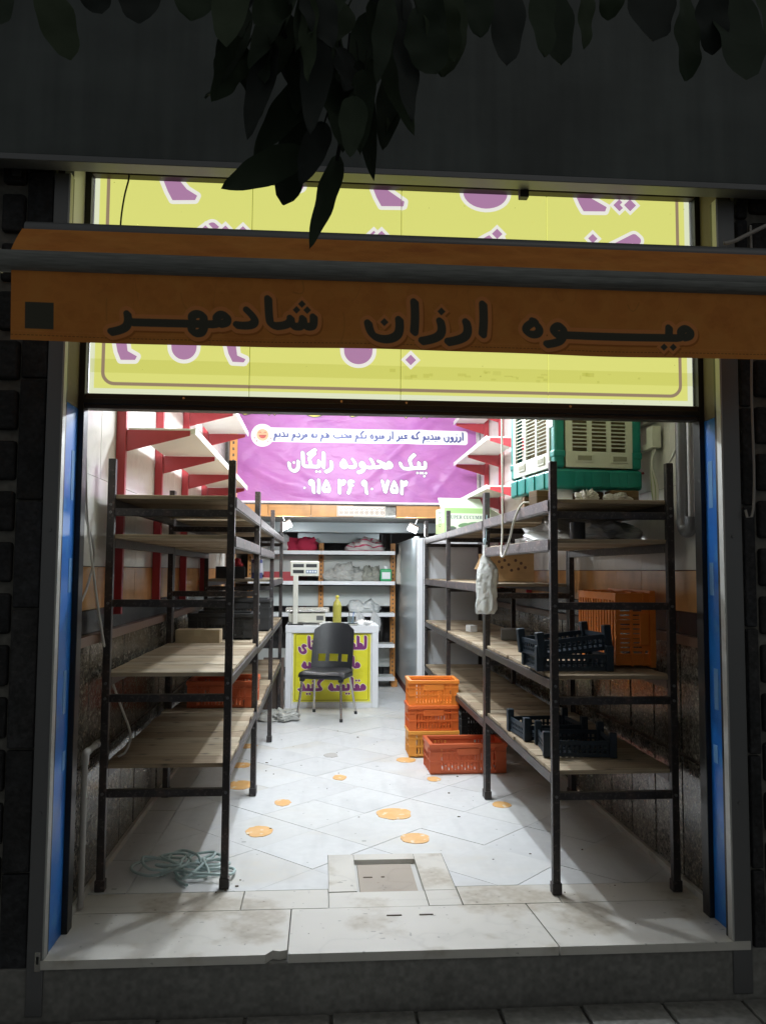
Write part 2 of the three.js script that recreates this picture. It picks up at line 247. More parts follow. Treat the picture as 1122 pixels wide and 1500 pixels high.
const DIG = {
  '۰': { a: 0.42, p: [], d: [[-0.22, 0.34]] }, '۱': { a: 0.36, p: [[[-0.2, 0.92], [-0.16, 0.5], [-0.2, 0.02]]] }, '۵': { a: 0.66, p: [[[-0.34, 0.86], [-0.12, 0.44], [-0.14, 0.12], [-0.3, 0.1], [-0.36, 0.3], [-0.42, 0.1], [-0.56, 0.14], [-0.56, 0.46], [-0.34, 0.86]]] },
  '۹': { a: 0.56, p: [[[-0.2, 0.58], [-0.42, 0.56], [-0.46, 0.78], [-0.3, 0.92], [-0.18, 0.76], [-0.22, 0.4], [-0.14, 0.02]]] }, '۳': { a: 0.66, p: [[[-0.5, 0.92], [-0.46, 0.5], [-0.5, 0.02]], [[-0.48, 0.6], [-0.36, 0.56], [-0.32, 0.86]], [[-0.32, 0.7], [-0.2, 0.58], [-0.14, 0.9]]] },
  '۶': { a: 0.6, p: [[[-0.14, 0.86], [-0.4, 0.92], [-0.48, 0.64], [-0.2, 0.6]], [[-0.4, 0.62], [-0.28, 0.3], [-0.5, 0.02]]] }, '۷': { a: 0.62, p: [[[-0.54, 0.92], [-0.4, 0.4], [-0.32, 0.04], [-0.22, 0.4], [-0.1, 0.92]]] },
};
function layOut(word) {
  const out = []; let x = 0; const ch = [...word];
  ch.forEach((c, i) => {
    if (c === ' ') { x -= 0.36; return; }
    if (DIG[c]) return;
    const pj = i > 0 && ch[i - 1] !== ' ' && !ALONE.includes(ch[i - 1]), nj = i < ch.length - 1 && ch[i + 1] !== ' ' && !ALONE.includes(c);
    const form = pj ? (nj ? 'm' : 'f') : nj ? 'i' : 's';
    let base = c, dots = [];
    if (DOTS[c]) base = DOTS[c][0];
    if ((c === 'ن' || c === 'ی') && (form === 'i' || form === 'm')) base = 'ب';
    const L = LET[base][form] || LET[base].s || LET[base].i || LET[base].m;
    const mid = -L.a / 2;
    if (c === 'ب') dots = [[form === 'i' || form === 'm' ? -0.18 : mid, -0.24]];
    else if (c === 'پ') dots = form === 'i' || form === 'm' ? DOTS[c][1] : [[mid - 0.12, -0.22], [mid + 0.12, -0.22], [mid, -0.42]];
    else if (c === 'ت') dots = form === 'i' || form === 'm' ? [[-0.06, 0.74], [-0.3, 0.74]] : [[mid - 0.12, 0.46], [mid + 0.12, 0.46]];
    else if (c === 'ن') dots = form === 'i' || form === 'm' ? [[-0.18, 0.76]] : [[-0.44, 0.34]];
    else if (c === 'ی' && (form === 'i' || form === 'm')) dots = [[-0.06, -0.22], [-0.3, -0.22]];
    else if (c === 'ق') dots = [[-0.12, 0.8], [-0.38, 0.8]];
    else if (DOTS[c] && DOTS[c][1]) dots = DOTS[c][1];
    else if (L.d) dots = L.d;
    out.push({ x, p: L.p, d: dots });
    if (c === 'گ') out.push({ x, p: [[[-0.02, 1.2], [-0.5, 0.9]]], d: [] });
    x -= L.a + (nj ? 0 : 0.06);
  });
  return { glyphs: out, width: -x };
}
function digits(str) { const out = []; let x = 0; for (const c of str) { if (c === ' ') { x += 0.34; continue; } const D = DIG[c]; out.push({ x: x + D.a, p: D.p, d: D.d || [] }); x += D.a + 0.06; } return { glyphs: out.map((g) => ({ ...g, x: g.x - x })), width: x }; }
// writes a laid out word between x0 and x1 (canvas pixels), baseline y, em = alef height in pixels, passes = [[extra width, colour], ...]
function write(ctx, L, x0, x1, y, em, passes, pen = 0.19, shear = 0) {
  const sx = (x1 - x0) / (L.width * em);
  ctx.lineJoin = 'round'; ctx.lineCap = 'round';
  for (const [extra, colour, ox = 0, oy = 0] of passes) {
    ctx.strokeStyle = ctx.fillStyle = colour;
    for (const g of L.glyphs) {
      const tx = (px, py) => [x1 + ox + (g.x + px) * em * sx, y + oy - py * em + shear * ((g.x + px) * em * sx)];
      for (const st of g.p) {
        for (const [dx, dy] of [[-0.035, 0.03], [0, 0], [0.035, -0.03]]) {
          ctx.lineWidth = em * pen + extra * 2; ctx.beginPath();
          const q = st.map(([a, b]) => tx(a + dx / sx, b + dy)); ctx.moveTo(...q[0]);
          if (q.length === 2) ctx.lineTo(...q[1]);
          else { for (let i = 1; i < q.length - 1; i++) { const e = i === q.length - 2 ? q[i + 1] : [(q[i][0] + q[i + 1][0]) / 2, (q[i][1] + q[i + 1][1]) / 2]; ctx.quadraticCurveTo(...q[i], ...e); } }
          ctx.stroke();
        }
      }
      for (const [a, b] of g.d) { const [cx, cy] = tx(a, b), r = em * pen * 0.62 + extra; ctx.beginPath(); ctx.moveTo(cx - r, cy); ctx.lineTo(cx, cy - r); ctx.lineTo(cx + r, cy); ctx.lineTo(cx, cy + r); ctx.closePath(); ctx.fill(); }
    }
  }
}
function canvasTex(w, h, draw) {
  const c = document.createElement('canvas'); c.width = w; c.height = h; const x = c.getContext('2d'); draw(x, w, h);
  const t = new THREE.CanvasTexture(c); t.colorSpace = THREE.SRGBColorSpace; t.needsUpdate = true; return t;
}
function roundRect(x, a, b, w, h, r) { x.beginPath(); x.moveTo(a + r, b); x.arcTo(a + w, b, a + w, b + h, r); x.arcTo(a + w, b + h, a, b + h, r); x.arcTo(a, b + h, a, b, r); x.arcTo(a, b, a + w, b, r); x.closePath(); }
// uv 0..1 over a rectangle in x and y
function rectUv(g, x0, x1, y0, y1) { const p = g.attributes.position, uv = new Float32Array(p.count * 2); for (let i = 0; i < p.count; i++) { uv[2 * i] = (p.getX(i) - x0) / (x1 - x0); uv[2 * i + 1] = (p.getY(i) - y0) / (y1 - y0); } g.setAttribute('uv', new THREE.BufferAttribute(uv, 2)); return g; }
// ---------- ground, step, floor ----------
const XL = -0.975, XR = 1.6, ZB = -8.2, CEIL = 3.3, ZM = -5.2;   // wall faces, back wall, ceiling, front of the back room's lintel
{
  const street = structure('street_pavement', [muv(new THREE.PlaneGeometry(160, 160).rotateX(-Math.PI / 2).translate(0, -0.225, 0))], M.concrete, 'dark concrete pavement of the street in front of the shop step', 'pavement');
  for (let j = 0; j < 3; j++) for (let i = 0; i < 13; i++) {
    const w = 0.3, x = -1.75 + i * w + (j % 2) * 0.15, z = 0.012 + j * 0.3, dy = rr(-0.004, 0.004);
    part('paving_slab', [bb(x + 0.006, x + w - 0.006, -0.224, -0.203 + dy, z, z + 0.288, 0.005)], M.concrete, street);
  }
  const step = structure('entrance_step', [bb(-1.11, 1.72, -0.224, -0.032, -0.4, -0.008, 0.006)], M.concrete, 'grey concrete entrance step under a marble threshold', 'step');
  const slabs = [
    [[-0.972, -0.384], [-0.109, -0.384], [-0.109, -0.03], [-0.135, -0.022], [-0.16, -0.03], [-0.185, 0.004], [-0.972, 0.004]],
    [[-0.104, -0.384], [0.846, -0.384], [0.874, 0.004], [-0.104, 0.004]],
    [[0.852, -0.384], [1.597, -0.384], [1.597, 0.004], [0.88, 0.004]],
  ];
  for (const s of slabs) part('marble_slab', [prism(s, -0.031, rr(-0.001, 0.0008))], M.marble, step);
  for (const [a, b] of [[0.27, 0.33], [0.4, 0.455]]) part('drain_slot', [bb(a, b, 0.0008, 0.0028, -0.302, -0.294)], M.joint, step);

  const floor = structure('shop_floor', [bb(-1.1, 1.75, -0.12, -0.021, ZB - 0.2, -0.39)], M.grout, 'white diagonal tiled shop floor with round orange inlays', 'floor');
  const hx0 = 0.043, hx1 = 0.59, hz = -1.0;
  const S = 0.565, g = 0.0011;
  for (let a = -22; a < 4; a++) for (let b = -4; b < 20; b++) {
    const s0 = -0.85 + a * S, d0 = 1.36 + (b - 3) * S, s1 = s0 + S, d1 = d0 + S;      // s = x + z, d = x - z
    const P = (s, d) => [(s + d) / 2, (s - d) / 2], e = g * 1.4;
    const quad = [P(s0 + e, d0 + e), P(s1 - e, d0 + e), P(s1 - e, d1 - e), P(s0 + e, d1 - e)];
    const q = clip(quad, -0.802, XR + 0.005, ZB, -0.584);
    if (!q.length) continue;
    const near = q.some((p) => p[0] > hx0 - 0.3 && p[0] < hx1 + 0.3 && p[1] > hz - 0.3);
    const pieces = near ? [clip(q, -2, 3, -20, hz), clip(q, -2, hx0, hz, 0), clip(q, hx1, 3, hz, 0)].filter((p) => p.length) : [q];
    if (!pieces.length) continue;
    const dy = rr(-0.0008, 0.0006);
    part('floor_tile', pieces.map((p) => prism(p, -0.02, dy)), M.floorTile[Math.floor(rnd() * 3)], floor);
  }
  for (let z = -0.584; z > -6; z -= 0.4) part('border_tile', [bb(XL + 0.004, -0.806, -0.02, rr(-0.001, 0.0005), z - 0.397, z - 0.003)], M.floorTile[Math.floor(rnd() * 3)], floor);
  for (const [x0, x1, z0] of [[-0.972, -0.313, -0.58], [-0.308, 0.041, -0.58], [0.045, 0.45, -0.546], [0.453, 0.588, -0.546], [0.593, 1.0, -0.58], [1.005, 1.598, -0.58]])
    part('marble_slab', [bb(x0, x1, -0.02, rr(-0.001, 0.001), z0, -0.388, 0.001)], M.marble, floor);
  for (const [x0, x1, z0, z1] of [[0.045, 0.164, -1.0, -0.549], [0.452, 0.588, -1.0, -0.549], [0.166, 0.45, -1.0, -0.925]])
    part('marble_slab', [bb(x0, x1, -0.02, rr(0.0005, 0.002), z0, z1, 0.001)], M.marble, floor);
  const orange = mat({ map: tex(128, 128, 0.3, (u, v) => { const a = fbm(u, v, 6, 6, 181, 5), k = smooth(0.66, 0.74, fbm(u, v, 9, 9, 183, 4)); return [226 + 12 * a, 170 + 26 * a + 30 * k, 96 + 46 * a + 70 * k]; }), roughness: 0.5 });
  const pale = mat({ color: lin(0.5, 0.48, 0.46), roughness: 0.6 });
  const spots = [[0.418, -1.652, 0.1, 0.11], [0.489, -1.225, 0.075, 0.085], [-0.31, -1.378, 0.072, 0.09], [-0.5, -2.313, 0.085, 0.11], [-0.214, -1.901, 0.048, 0.07], [0.133, -2.471, 0.044, 0.07], [1.062, -1.793, 0.055, 0.065], [0.745, -2.4, 0.045, 0.06], [-0.55, -2.845, 0.07, 0.08], [-0.55, -3.468, 0.07, 0.08], [0.62, -2.95, 0.07, 0.08]];
  for (const [x, z, a, b] of spots) part('orange_inlay', [prism([...Array(26)].map((_, i) => { const t = i / 26 * Math.PI * 2, k = 1 + 0.18 * (vn(i * 0.8, x * 9, 16, 16, 5) - 0.5); return [x + Math.cos(t) * a * k, z - Math.sin(t) * b * k]; }), -0.015, 0.0022)], orange, floor);
  part('grey_inlay', [prism([...Array(22)].map((_, i) => { const t = i / 22 * Math.PI * 2, k = 1 + 0.4 * (vn(i * 0.7, 3, 16, 16, 8) - 0.5); return [0.082 + Math.cos(t) * 0.05 * k, -3.133 - Math.sin(t) * 0.07 * k]; }), -0.015, 0.0022)], pale, floor);
  const hatch = thing('floor_hatch', 'square grey metal hatch lid recessed in the marble floor near the threshold', 'hatch', [0.3, -0.02, -0.73]);
  part('lid', [bb(-0.122, 0.128, -0.0006, 0.011, -0.163, 0.168, 0.002)], mat({ map: tMarble, color: lin(0.62, 0.57, 0.53), roughness: 0.6 }), hatch);
  part('handle_slot', [bb(-0.1, -0.06, 0.0108, 0.0128, -0.006, 0.004), bb(-0.02, -0.005, 0.0108, 0.0128, -0.008, 0.002)], M.joint, hatch);
  // dry leaves and crumbs
  const bits = [];
  for (let i = 0; i < 48; i++) { const x = rr(-0.75, 1.45), z = rnd() < 0.5 ? rr(-1.4, -0.1) : rr(-4.2, -1.4), s = rr(0.002, 0.008); bits.push(bc(x, 0.002 + s * 0.2, z, s * rr(0.8, 2.4), s * 0.5, s).rotateY(0)); }
  const cr = mesh('floor_crumbs', bits, mat({ color: lin(0.16, 0.12, 0.09), roughness: 0.95 })); cr.userData = { kind: 'stuff', label: 'small dark crumbs and grit scattered over the white floor', category: 'crumbs' }; scene.add(cr);
}
// ---------- shell of the shop ----------
function sideWall(x, dir, label) {             // dir = +1: the room lies to the right of the wall face x
  const wall = structure('interior_wall', [bb(Math.min(x - dir * 0.012, x - dir * 0.2), Math.max(x - dir * 0.012, x - dir * 0.2), -0.1, CEIL, ZB, -0.06)], M.joint, label, 'wall');
  const slab = (name, y0, y1, z0, z1, m, t = 0) => { const f = x + dir * t; part(name, [bb(Math.min(f, x - dir * 0.012), Math.max(f, x - dir * 0.012), y0, y1, z0, z1, 0.0015)], m, wall); };
  for (let z = -0.27; z > ZM - 0.1; z -= 0.3) {
    const k = Math.floor(rnd() * 3);
    slab('granite_slab', 0.03, 0.545, z - 0.285, z, M.dado[k], rr(-0.002, 0.002)); slab('granite_slab', 0.56, 1.04, z - 0.285, z, M.dado[(k + 1) % 3], rr(-0.002, 0.002));
  }
  slab('skirting', 0.0, 0.028, ZM, -0.27, M.marble, 0.016);
  slab('ledge', 1.045, 1.085, ZM, -0.27, mat({ color: lin(0.16, 0.09, 0.06), roughness: 0.4 }), 0.03);
  slab('dark_band', 1.086, 1.185, ZM, -0.27, mat({ color: lin(0.045, 0.045, 0.052), roughness: 0.25 }), 0.001);
  let i = 0;
  for (let z = -0.27; z > ZM - 0.1; z -= 0.36, i++) {
    slab('orange_tile', 1.188, 1.368, z - 0.358, z, M.orangeTile[i % 2], rr(-0.0008, 0.0008));
    for (let r = 0; r < 5; r++) slab('white_tile', 1.371 + r * 0.385, 1.371 + r * 0.385 + 0.3835, z - 0.3585, z, M.whiteTile[Math.floor(rnd() * 3)], rr(-0.0008, 0.0008));
  }
  return wall;
}
sideWall(XL, 1, 'glossy tiled shop wall behind the red brackets, stone dado below');
sideWall(XR, -1, 'glossy tiled shop wall beside the green cooler, stone dado below');
structure('back_wall', [bb(XL - 0.2, XR + 0.2, -0.1, CEIL, ZB - 0.2, ZB)], M.darkWall, 'dark rear wall behind the white shelving', 'wall');
structure('ceiling', [bb(XL - 0.2, XR + 0.2, CEIL, CEIL + 0.25, ZB - 0.2, -0.06)], M.plaster, 'white plaster ceiling over the shop floor', 'ceiling');
structure('mezzanine', [bb(XL - 0.01, XR + 0.01, 2.02, CEIL - 0.002, ZM - 0.14, ZM - 0.02), bb(XL - 0.01, XR + 0.01, 1.92, 2.015, ZB, ZM - 0.09)], mat({ map: tConcrete, color: lin(1.5, 1.55, 1.6), roughness: 0.8 }), 'pale mezzanine floor and parapet over the back room', 'mezzanine');
{
  const l = thing('lintel_beam', 'orange tiled lintel beam under the purple banner', 'beam', [0, 1.9, ZM]);
  for (let i = 0; i < 6; i++) { const x0 = XL + i * 0.43; if (i === 3) continue; part('tile', [bb(x0 + 0.002, Math.min(x0 + 0.428, XR), 0, 0.118, -0.09, -0.03, 0.002)], M.orangeTile[i % 2], l); }
  const deco = canvasTex(256, 64, (x) => { x.fillStyle = '#e9e2d8'; x.fillRect(0, 0, 256, 64); x.strokeStyle = '#a08878'; x.lineWidth = 3; x.strokeRect(5, 5, 246, 54); for (let i = 0; i < 9; i++) { x.beginPath(); x.arc(22 + i * 27, 40, 9, 0, 7); x.stroke(); x.beginPath(); x.arc(22 + i * 27, 40, 3, 0, 7); x.stroke(); x.beginPath(); x.moveTo(10 + i * 27, 14); x.lineTo(22 + i * 27, 25); x.lineTo(34 + i * 27, 14); x.stroke(); } });
  const dx0 = XL + 3 * 0.43 - 0.17;
  part('tile', [bb(dx0 + 0.6, XL + 4 * 0.43 - 0.002, 0, 0.118, -0.09, -0.03, 0.002)], M.orangeTile[0], l);
  part('patterned_tile', [rectUv(bb(dx0, dx0 + 0.49, 0.004, 0.112, -0.09, -0.024), dx0, dx0 + 0.49, 0, 0.118)], mat({ map: deco, roughness: 0.3 }), l);
}
single('ceiling_beam', [bb(XL, XR, 1.8, 1.918, -6.62, -6.5, 0.006)], M.doorGrey, 'pale grey beam crossing under the back room ceiling', 'beam');

// ---------- facade ----------
structure('header_wall', [bb(-2.7, 3.3, 3.06, 5.2, -0.5, -0.1), bb(-2.7, XL - 0.19, -0.2, 3.06, -0.5, -0.06), bb(XR + 0.19, 3.3, -0.2, 3.06, -0.5, -0.06)], M.mortar, 'dark masonry wall of the building around the shopfront', 'wall');
function pier(x0, x1, edge, label) {
  const p = thing('stone_pier', label, 'pier', [0, 0, 0], 0, undefined);
  part('backing', [bb(x0, x1, -0.2, 3.05, -0.058, -0.035)], M.mortar, p);
  const [e0, e1] = edge < 0 ? [x1 - 0.1, x1] : [x0, x0 + 0.05];
  for (let y = -0.2, i = 0; y < 3; i++) { const h = rr(0.34, 0.5); part('edge_stone', [bb(e0 + 0.004, e1 - 0.002, y + 0.004, Math.min(y + h, 3.05) - 0.004, -0.05, -0.014 + rr(-0.004, 0.004), 0.006)], M.stone[i % 3], p); y += h; }
  const [b0, b1] = edge < 0 ? [x0, e0] : [e1, x1];
  for (let y = -0.17, j = 0; y < 2.95; y += 0.185, j++) for (let x = b0; x < b1 - 0.08; x += 0.26) {
    part('stone_block', [bb(x + 0.012, Math.min(x + 0.25, b1) - 0.004, y, y + 0.145, -0.05, -0.012 + rr(-0.006, 0.008), 0.012)], M.stone[1], p);
  }
}
pier(-1.99, -1.012, -1, 'dark stone block pier beside the square patch on the awning valance');
pier(1.62, 2.66, 1, 'dark stone block pier with a loose white cable hanging on it');
{
  const f = thing('fascia_panel', 'dark grey metal fascia panel above the lit yellow sign', 'fascia', [0.3, 2.846, 0.07]);
  part('sheet', [bb(-2.95, 2.95, 0, 1.6, -0.03, 0.03, 0.004)], M.fascia, f);
  part('bottom_channel', [bb(-2.95, 2.95, -0.026, -0.002, -0.035, 0.04, 0.003)], M.greyMetal, f);
  part('soffit', [bb(-2.95, 2.95, 0.1, 0.13, -0.165, -0.032)], M.fascia, f);
  part('hanger', [bb(0.44, 0.475, -0.052, 0.02, -0.07, -0.036, 0.003)], M.blackMetal, f);
  part('hanger', [bb(-1.45, -1.415, -0.052, 0.02, -0.07, -0.036, 0.003)], M.blackMetal, f);
}
// grey shutter rails, blue jambs, black frame
function rail(x0, x1, side, label) {
  const r = thing('shutter_rail', label, 'rail', [0, 0, 0]);
  const inner = side < 0 ? x1 : x0;
  part('channel', [bb(x0, x1, -0.19, 2.83, -0.03, 0.0, 0.004)], M.greyMetal, r);
  part('groove', [bb(side < 0 ? inner - 0.02 : inner, side < 0 ? inner : inner + 0.02, -0.0, 2.83, -0.052, -0.031)], M.blackMetal, r);
  part('edge_bead', [bb(inner - 0.004, inner + 0.004, 0.002, 2.83, -0.03, 0.006, 0.002)], mat({ color: lin(0.5, 0.5, 0.48), roughness: 0.55, metalness: 0.3 }), r);
  if (side < 0) { part('latch_plate', [bb(x1 - 0.028, x1 - 0.008, -0.035, 0.03, 0.001, 0.006, 0.001)], M.chrome, r); part('latch_hole', [bb(x1 - 0.022, x1 - 0.014, -0.01, 0.015, 0.0055, 0.008)], M.blackMetal, r); }
  for (const y of [0.5, 1.5, 2.2]) part('rivet', [rod([(x0 + x1) / 2, y, 0], [(x0 + x1) / 2, y, 0.004], 0.007)], M.greyMetal, r);
}
rail(-1.008, -0.95, -1, 'grey metal shutter rail with a small latch plate at its foot');
rail(1.532, 1.606, 1, 'plain grey metal shutter rail next to the loose white cable');
function jamb(x, dir, t0, label) {
  const j = thing('blue_jamb', label, 'door jamb', [x, 0, 0]);
  const pl = (name, y0, y1, z0, z1, m, t) => part(name, [bb(Math.min(0, dir * t), Math.max(0, dir * t), y0, y1, z0, z1, 0.001)], m, j);
  pl('painted_panel', 0, 1.98, -0.199, -0.056, M.bluePaint, t0); pl('upper_panel', 1.981, 2.6, -0.199, -0.056, M.tan, t0 - 0.001); pl('top_panel', 2.601, 3.05, -0.199, -0.056, dir > 0 ? M.whitePaint : M.tan, t0 - 0.001);
  for (const [y0, h, z0] of [[1.62, 0.19, -0.17], [1.27, 0.13, -0.178], [0.82, 0.16, -0.16], [0.61, 0.07, -0.176]]) pl('glint_or_tape_strip', y0, y0 + h, z0, z0 + 0.034, M.glintOrTape, t0 + 0.0015);  // paler rectangles: reflections in the glossy blue, painted as colour
}
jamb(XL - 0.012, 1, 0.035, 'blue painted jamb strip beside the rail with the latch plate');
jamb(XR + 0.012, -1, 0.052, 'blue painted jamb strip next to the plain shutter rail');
{
  const f = thing('door_frame', 'black steel door frame holding the lit yellow transom sign', 'door frame', [0, 0, -0.23]);
  part('post', [bb(-0.972, -0.93, 0, 3.05, -0.03, 0.03, 0.003)], M.blackMetal, f);
  part('post', [bb(1.54, 1.585, 0, 3.05, -0.03, 0.03, 0.003)], M.blackMetal, f);
  part('transom_bar', [bb(-0.929, 1.539, 1.985, 2.045, -0.03, 0.028, 0.004)], M.brownMetal, f);
  part('transom_bead', [bb(-0.929, 1.539, 2.0, 2.022, 0.0282, 0.04, 0.003)], M.blackMetal, f);
  part('top_bar', [bb(-0.929, 1.539, 2.925, 2.99, -0.012, 0.04, 0.004)], M.brownMetal, f);
  for (const x of [-0.55, 0.07, 0.33, 1.0]) part('rivet', [rod([x, 2.032, 0.028], [x, 2.032, 0.031], 0.005)], M.chrome, f);
}
// ---------- lit yellow transom sign ----------
{
  const sx0 = -0.927, sx1 = 1.533, sy0 = 2.046, sy1 = 3.055, W = 2000, H = Math.round(W * (sy1 - sy0) / (sx1 - sx0));
  const X = (x) => (x - sx0) / (sx1 - sx0) * W, Y = (y) => (sy1 - y) / (sy1 - sy0) * H, px = W / (sx1 - sx0);
  const print = canvasTex(W, H, (c) => {
    c.fillStyle = '#e3e9c9'; c.fillRect(0, 0, W, H);
    c.fillStyle = '#dfe17d'; c.fillRect(X(-0.905), 0, X(1.508) - X(-0.905), Y(2.072));
    c.fillStyle = 'rgba(176,178,60,0.25)'; c.fillRect(X(-0.92), Y(2.19), W, Y(2.135) - Y(2.19));
    for (let i = 0; i < 26; i++) { c.fillStyle = `rgba(150,150,40,${0.08 + 0.14 * hash(i, 2, 3)})`; c.fillRect(X(0.25 + 1.1 * hash(i, 1, 1)), Y(2.19) + 6 + 30 * hash(i, 5, 1), 4 + 26 * hash(i, 3, 1), 3 + 12 * hash(i, 4, 4)); }
    for (let i = 0; i < 60; i++) { c.fillStyle = `rgba(120,120,30,${0.1 + 0.3 * hash(i, 7, 3)})`; c.fillRect(W * hash(i, 8, 1), H * hash(i, 9, 1), 2 + 3 * hash(i, 3, 2), 2 + 2 * hash(i, 4, 2)); }
    c.strokeStyle = '#96816a'; c.lineWidth = 0.013 * px; roundRect(c, X(-0.872), -200, X(1.478) - X(-0.872), Y(2.091) + 200, 0.045 * px); c.stroke();
    const P = '#b081a8', O = '#f0efe6', pass = [[0.014 * px, O], [0, P]];
    const big = (w, x0, x1, base, em, pen = 0.2) => write(c, layOut(w), X(x0), X(x1), Y(base), em * px, pass, pen);
    const dot = (x, y, r) => { for (const [e, col] of [[0.018, O], [0, P]]) { const q = (r + e) * px; c.fillStyle = col; c.beginPath(); c.moveTo(X(x) - q, Y(y)); c.lineTo(X(x), Y(y) - q); c.lineTo(X(x) + q, Y(y)); c.lineTo(X(x), Y(y) + q); c.closePath(); c.fill(); } };
    // first line: only its lower ends show under the black bar
    const shape = (pts) => { for (const [e, col] of [[0.016 * px, O], [0, P]]) { c.fillStyle = c.strokeStyle = col; c.lineJoin = 'round'; c.lineWidth = e * 2 + 3; c.beginPath(); pts.forEach(([x, y], i) => (i ? c.lineTo(X(x), Y(y)) : c.moveTo(X(x), Y(y)))); c.closePath(); c.fill(); c.stroke(); } };
    const bowl = (x0, x1, y1, y0) => shape([...Array(17)].map((_, i) => { const t = i / 16 * Math.PI; return [(x0 + x1) / 2 - Math.cos(t) * (x1 - x0) / 2, y1 - Math.sin(t) * (y1 - y0)]; }).concat([[x1 + 0.005, y1 + 0.09], [x1 - 0.05, y1 + 0.09], [(x0 + x1) / 2 + 0.03, y1 + 0.03], [(x0 + x1) / 2 - 0.03, y1 + 0.03], [x0 + 0.04, y1 + 0.09], [x0 - 0.005, y1 + 0.08]]));
    shape([[-0.7, 3.04], [-0.64, 3.05], [-0.605, 2.942], [-0.563, 2.893], [-0.523, 2.869], [-0.53, 2.853], [-0.617, 2.849], [-0.636, 2.884]]); shape([[0.15, 3.04], [0.2, 3.05], [0.246, 2.927], [0.319, 2.878], [0.316, 2.861], [0.227, 2.858], [0.208, 2.893]]);
    bowl(0.568, 0.75, 2.93, 2.865); shape([[1.0, 3.04], [1.06, 3.05], [1.109, 2.923], [1.172, 2.889], [1.166, 2.873], [1.076, 2.87], [1.06, 2.898]]);
    dot(1.229, 2.9, 0.026); dot(1.275, 2.902, 0.026); big('م', -0.15, 0.02, 3.02, 0.2);
    // second line: its upper ends show above the awning fabric
    big('کنید', -0.86, -0.44, 2.55, 0.19); dot(-0.485, 2.722, 0.026); dot(-0.405, 2.722, 0.028); dot(-0.335, 2.722, 0.028); dot(0.196, 2.734, 0.017); dot(0.228, 2.735, 0.017); big('کر', 0.42, 0.72, 2.55, 0.19); dot(0.708, 2.757, 0.022); dot(1.113, 2.752, 0.02); big('تخت', 0.86, 1.1, 2.54, 0.17); big('گر', 1.04, 1.3, 2.545, 0.175);
    // third line: its lower ends show below the valance
    shape([[-0.84, 2.34], [-0.8, 2.35], [-0.78, 2.222], [-0.744, 2.202], [-0.75, 2.19], [-0.803, 2.189], [-0.816, 2.221]]); big('سا', -0.725, -0.63, 2.275, 0.2, 0.16); bowl(-0.606, -0.511, 2.245, 2.196);
    shape([[-0.41, 2.34], [-0.37, 2.35], [-0.35, 2.215], [-0.317, 2.201], [-0.323, 2.191], [-0.365, 2.192], [-0.381, 2.224]]); bowl(0.081, 0.192, 2.247, 2.195); dot(0.35, 2.216, 0.022); big('یا', 0.96, 1.16, 2.33, 0.18);
  });
  const m = mat({ map: print, color: lin(0.35, 0.35, 0.35), emissive: lin(1, 1, 1), emissiveMap: print, emissiveIntensity: SIGN_GLOW, roughness: 0.5 });
  const s = thing('lit_transom_sign', 'glowing yellow sign with purple lettering above the shop entrance', 'sign', [0, 0, -0.232]);
  const seams = [sx0 + 0.001, -0.299, 0.31, 0.918, sx1 - 0.001];
  for (let i = 0; i < 4; i++) part('sign_panel', [rectUv(bb(seams[i] + 0.002, seams[i + 1] - 0.002, sy0 + 0.001, sy1, -0.012, 0), sx0, sx1, sy0, sy1)], m, s);
  part('backing_sheet', [bb(sx0 + 0.001, sx1 - 0.001, sy0 + 0.001, sy1, -0.022, -0.014)], mat({ color: lin(0.3, 0.3, 0.13), roughness: 0.6 }), s);
}
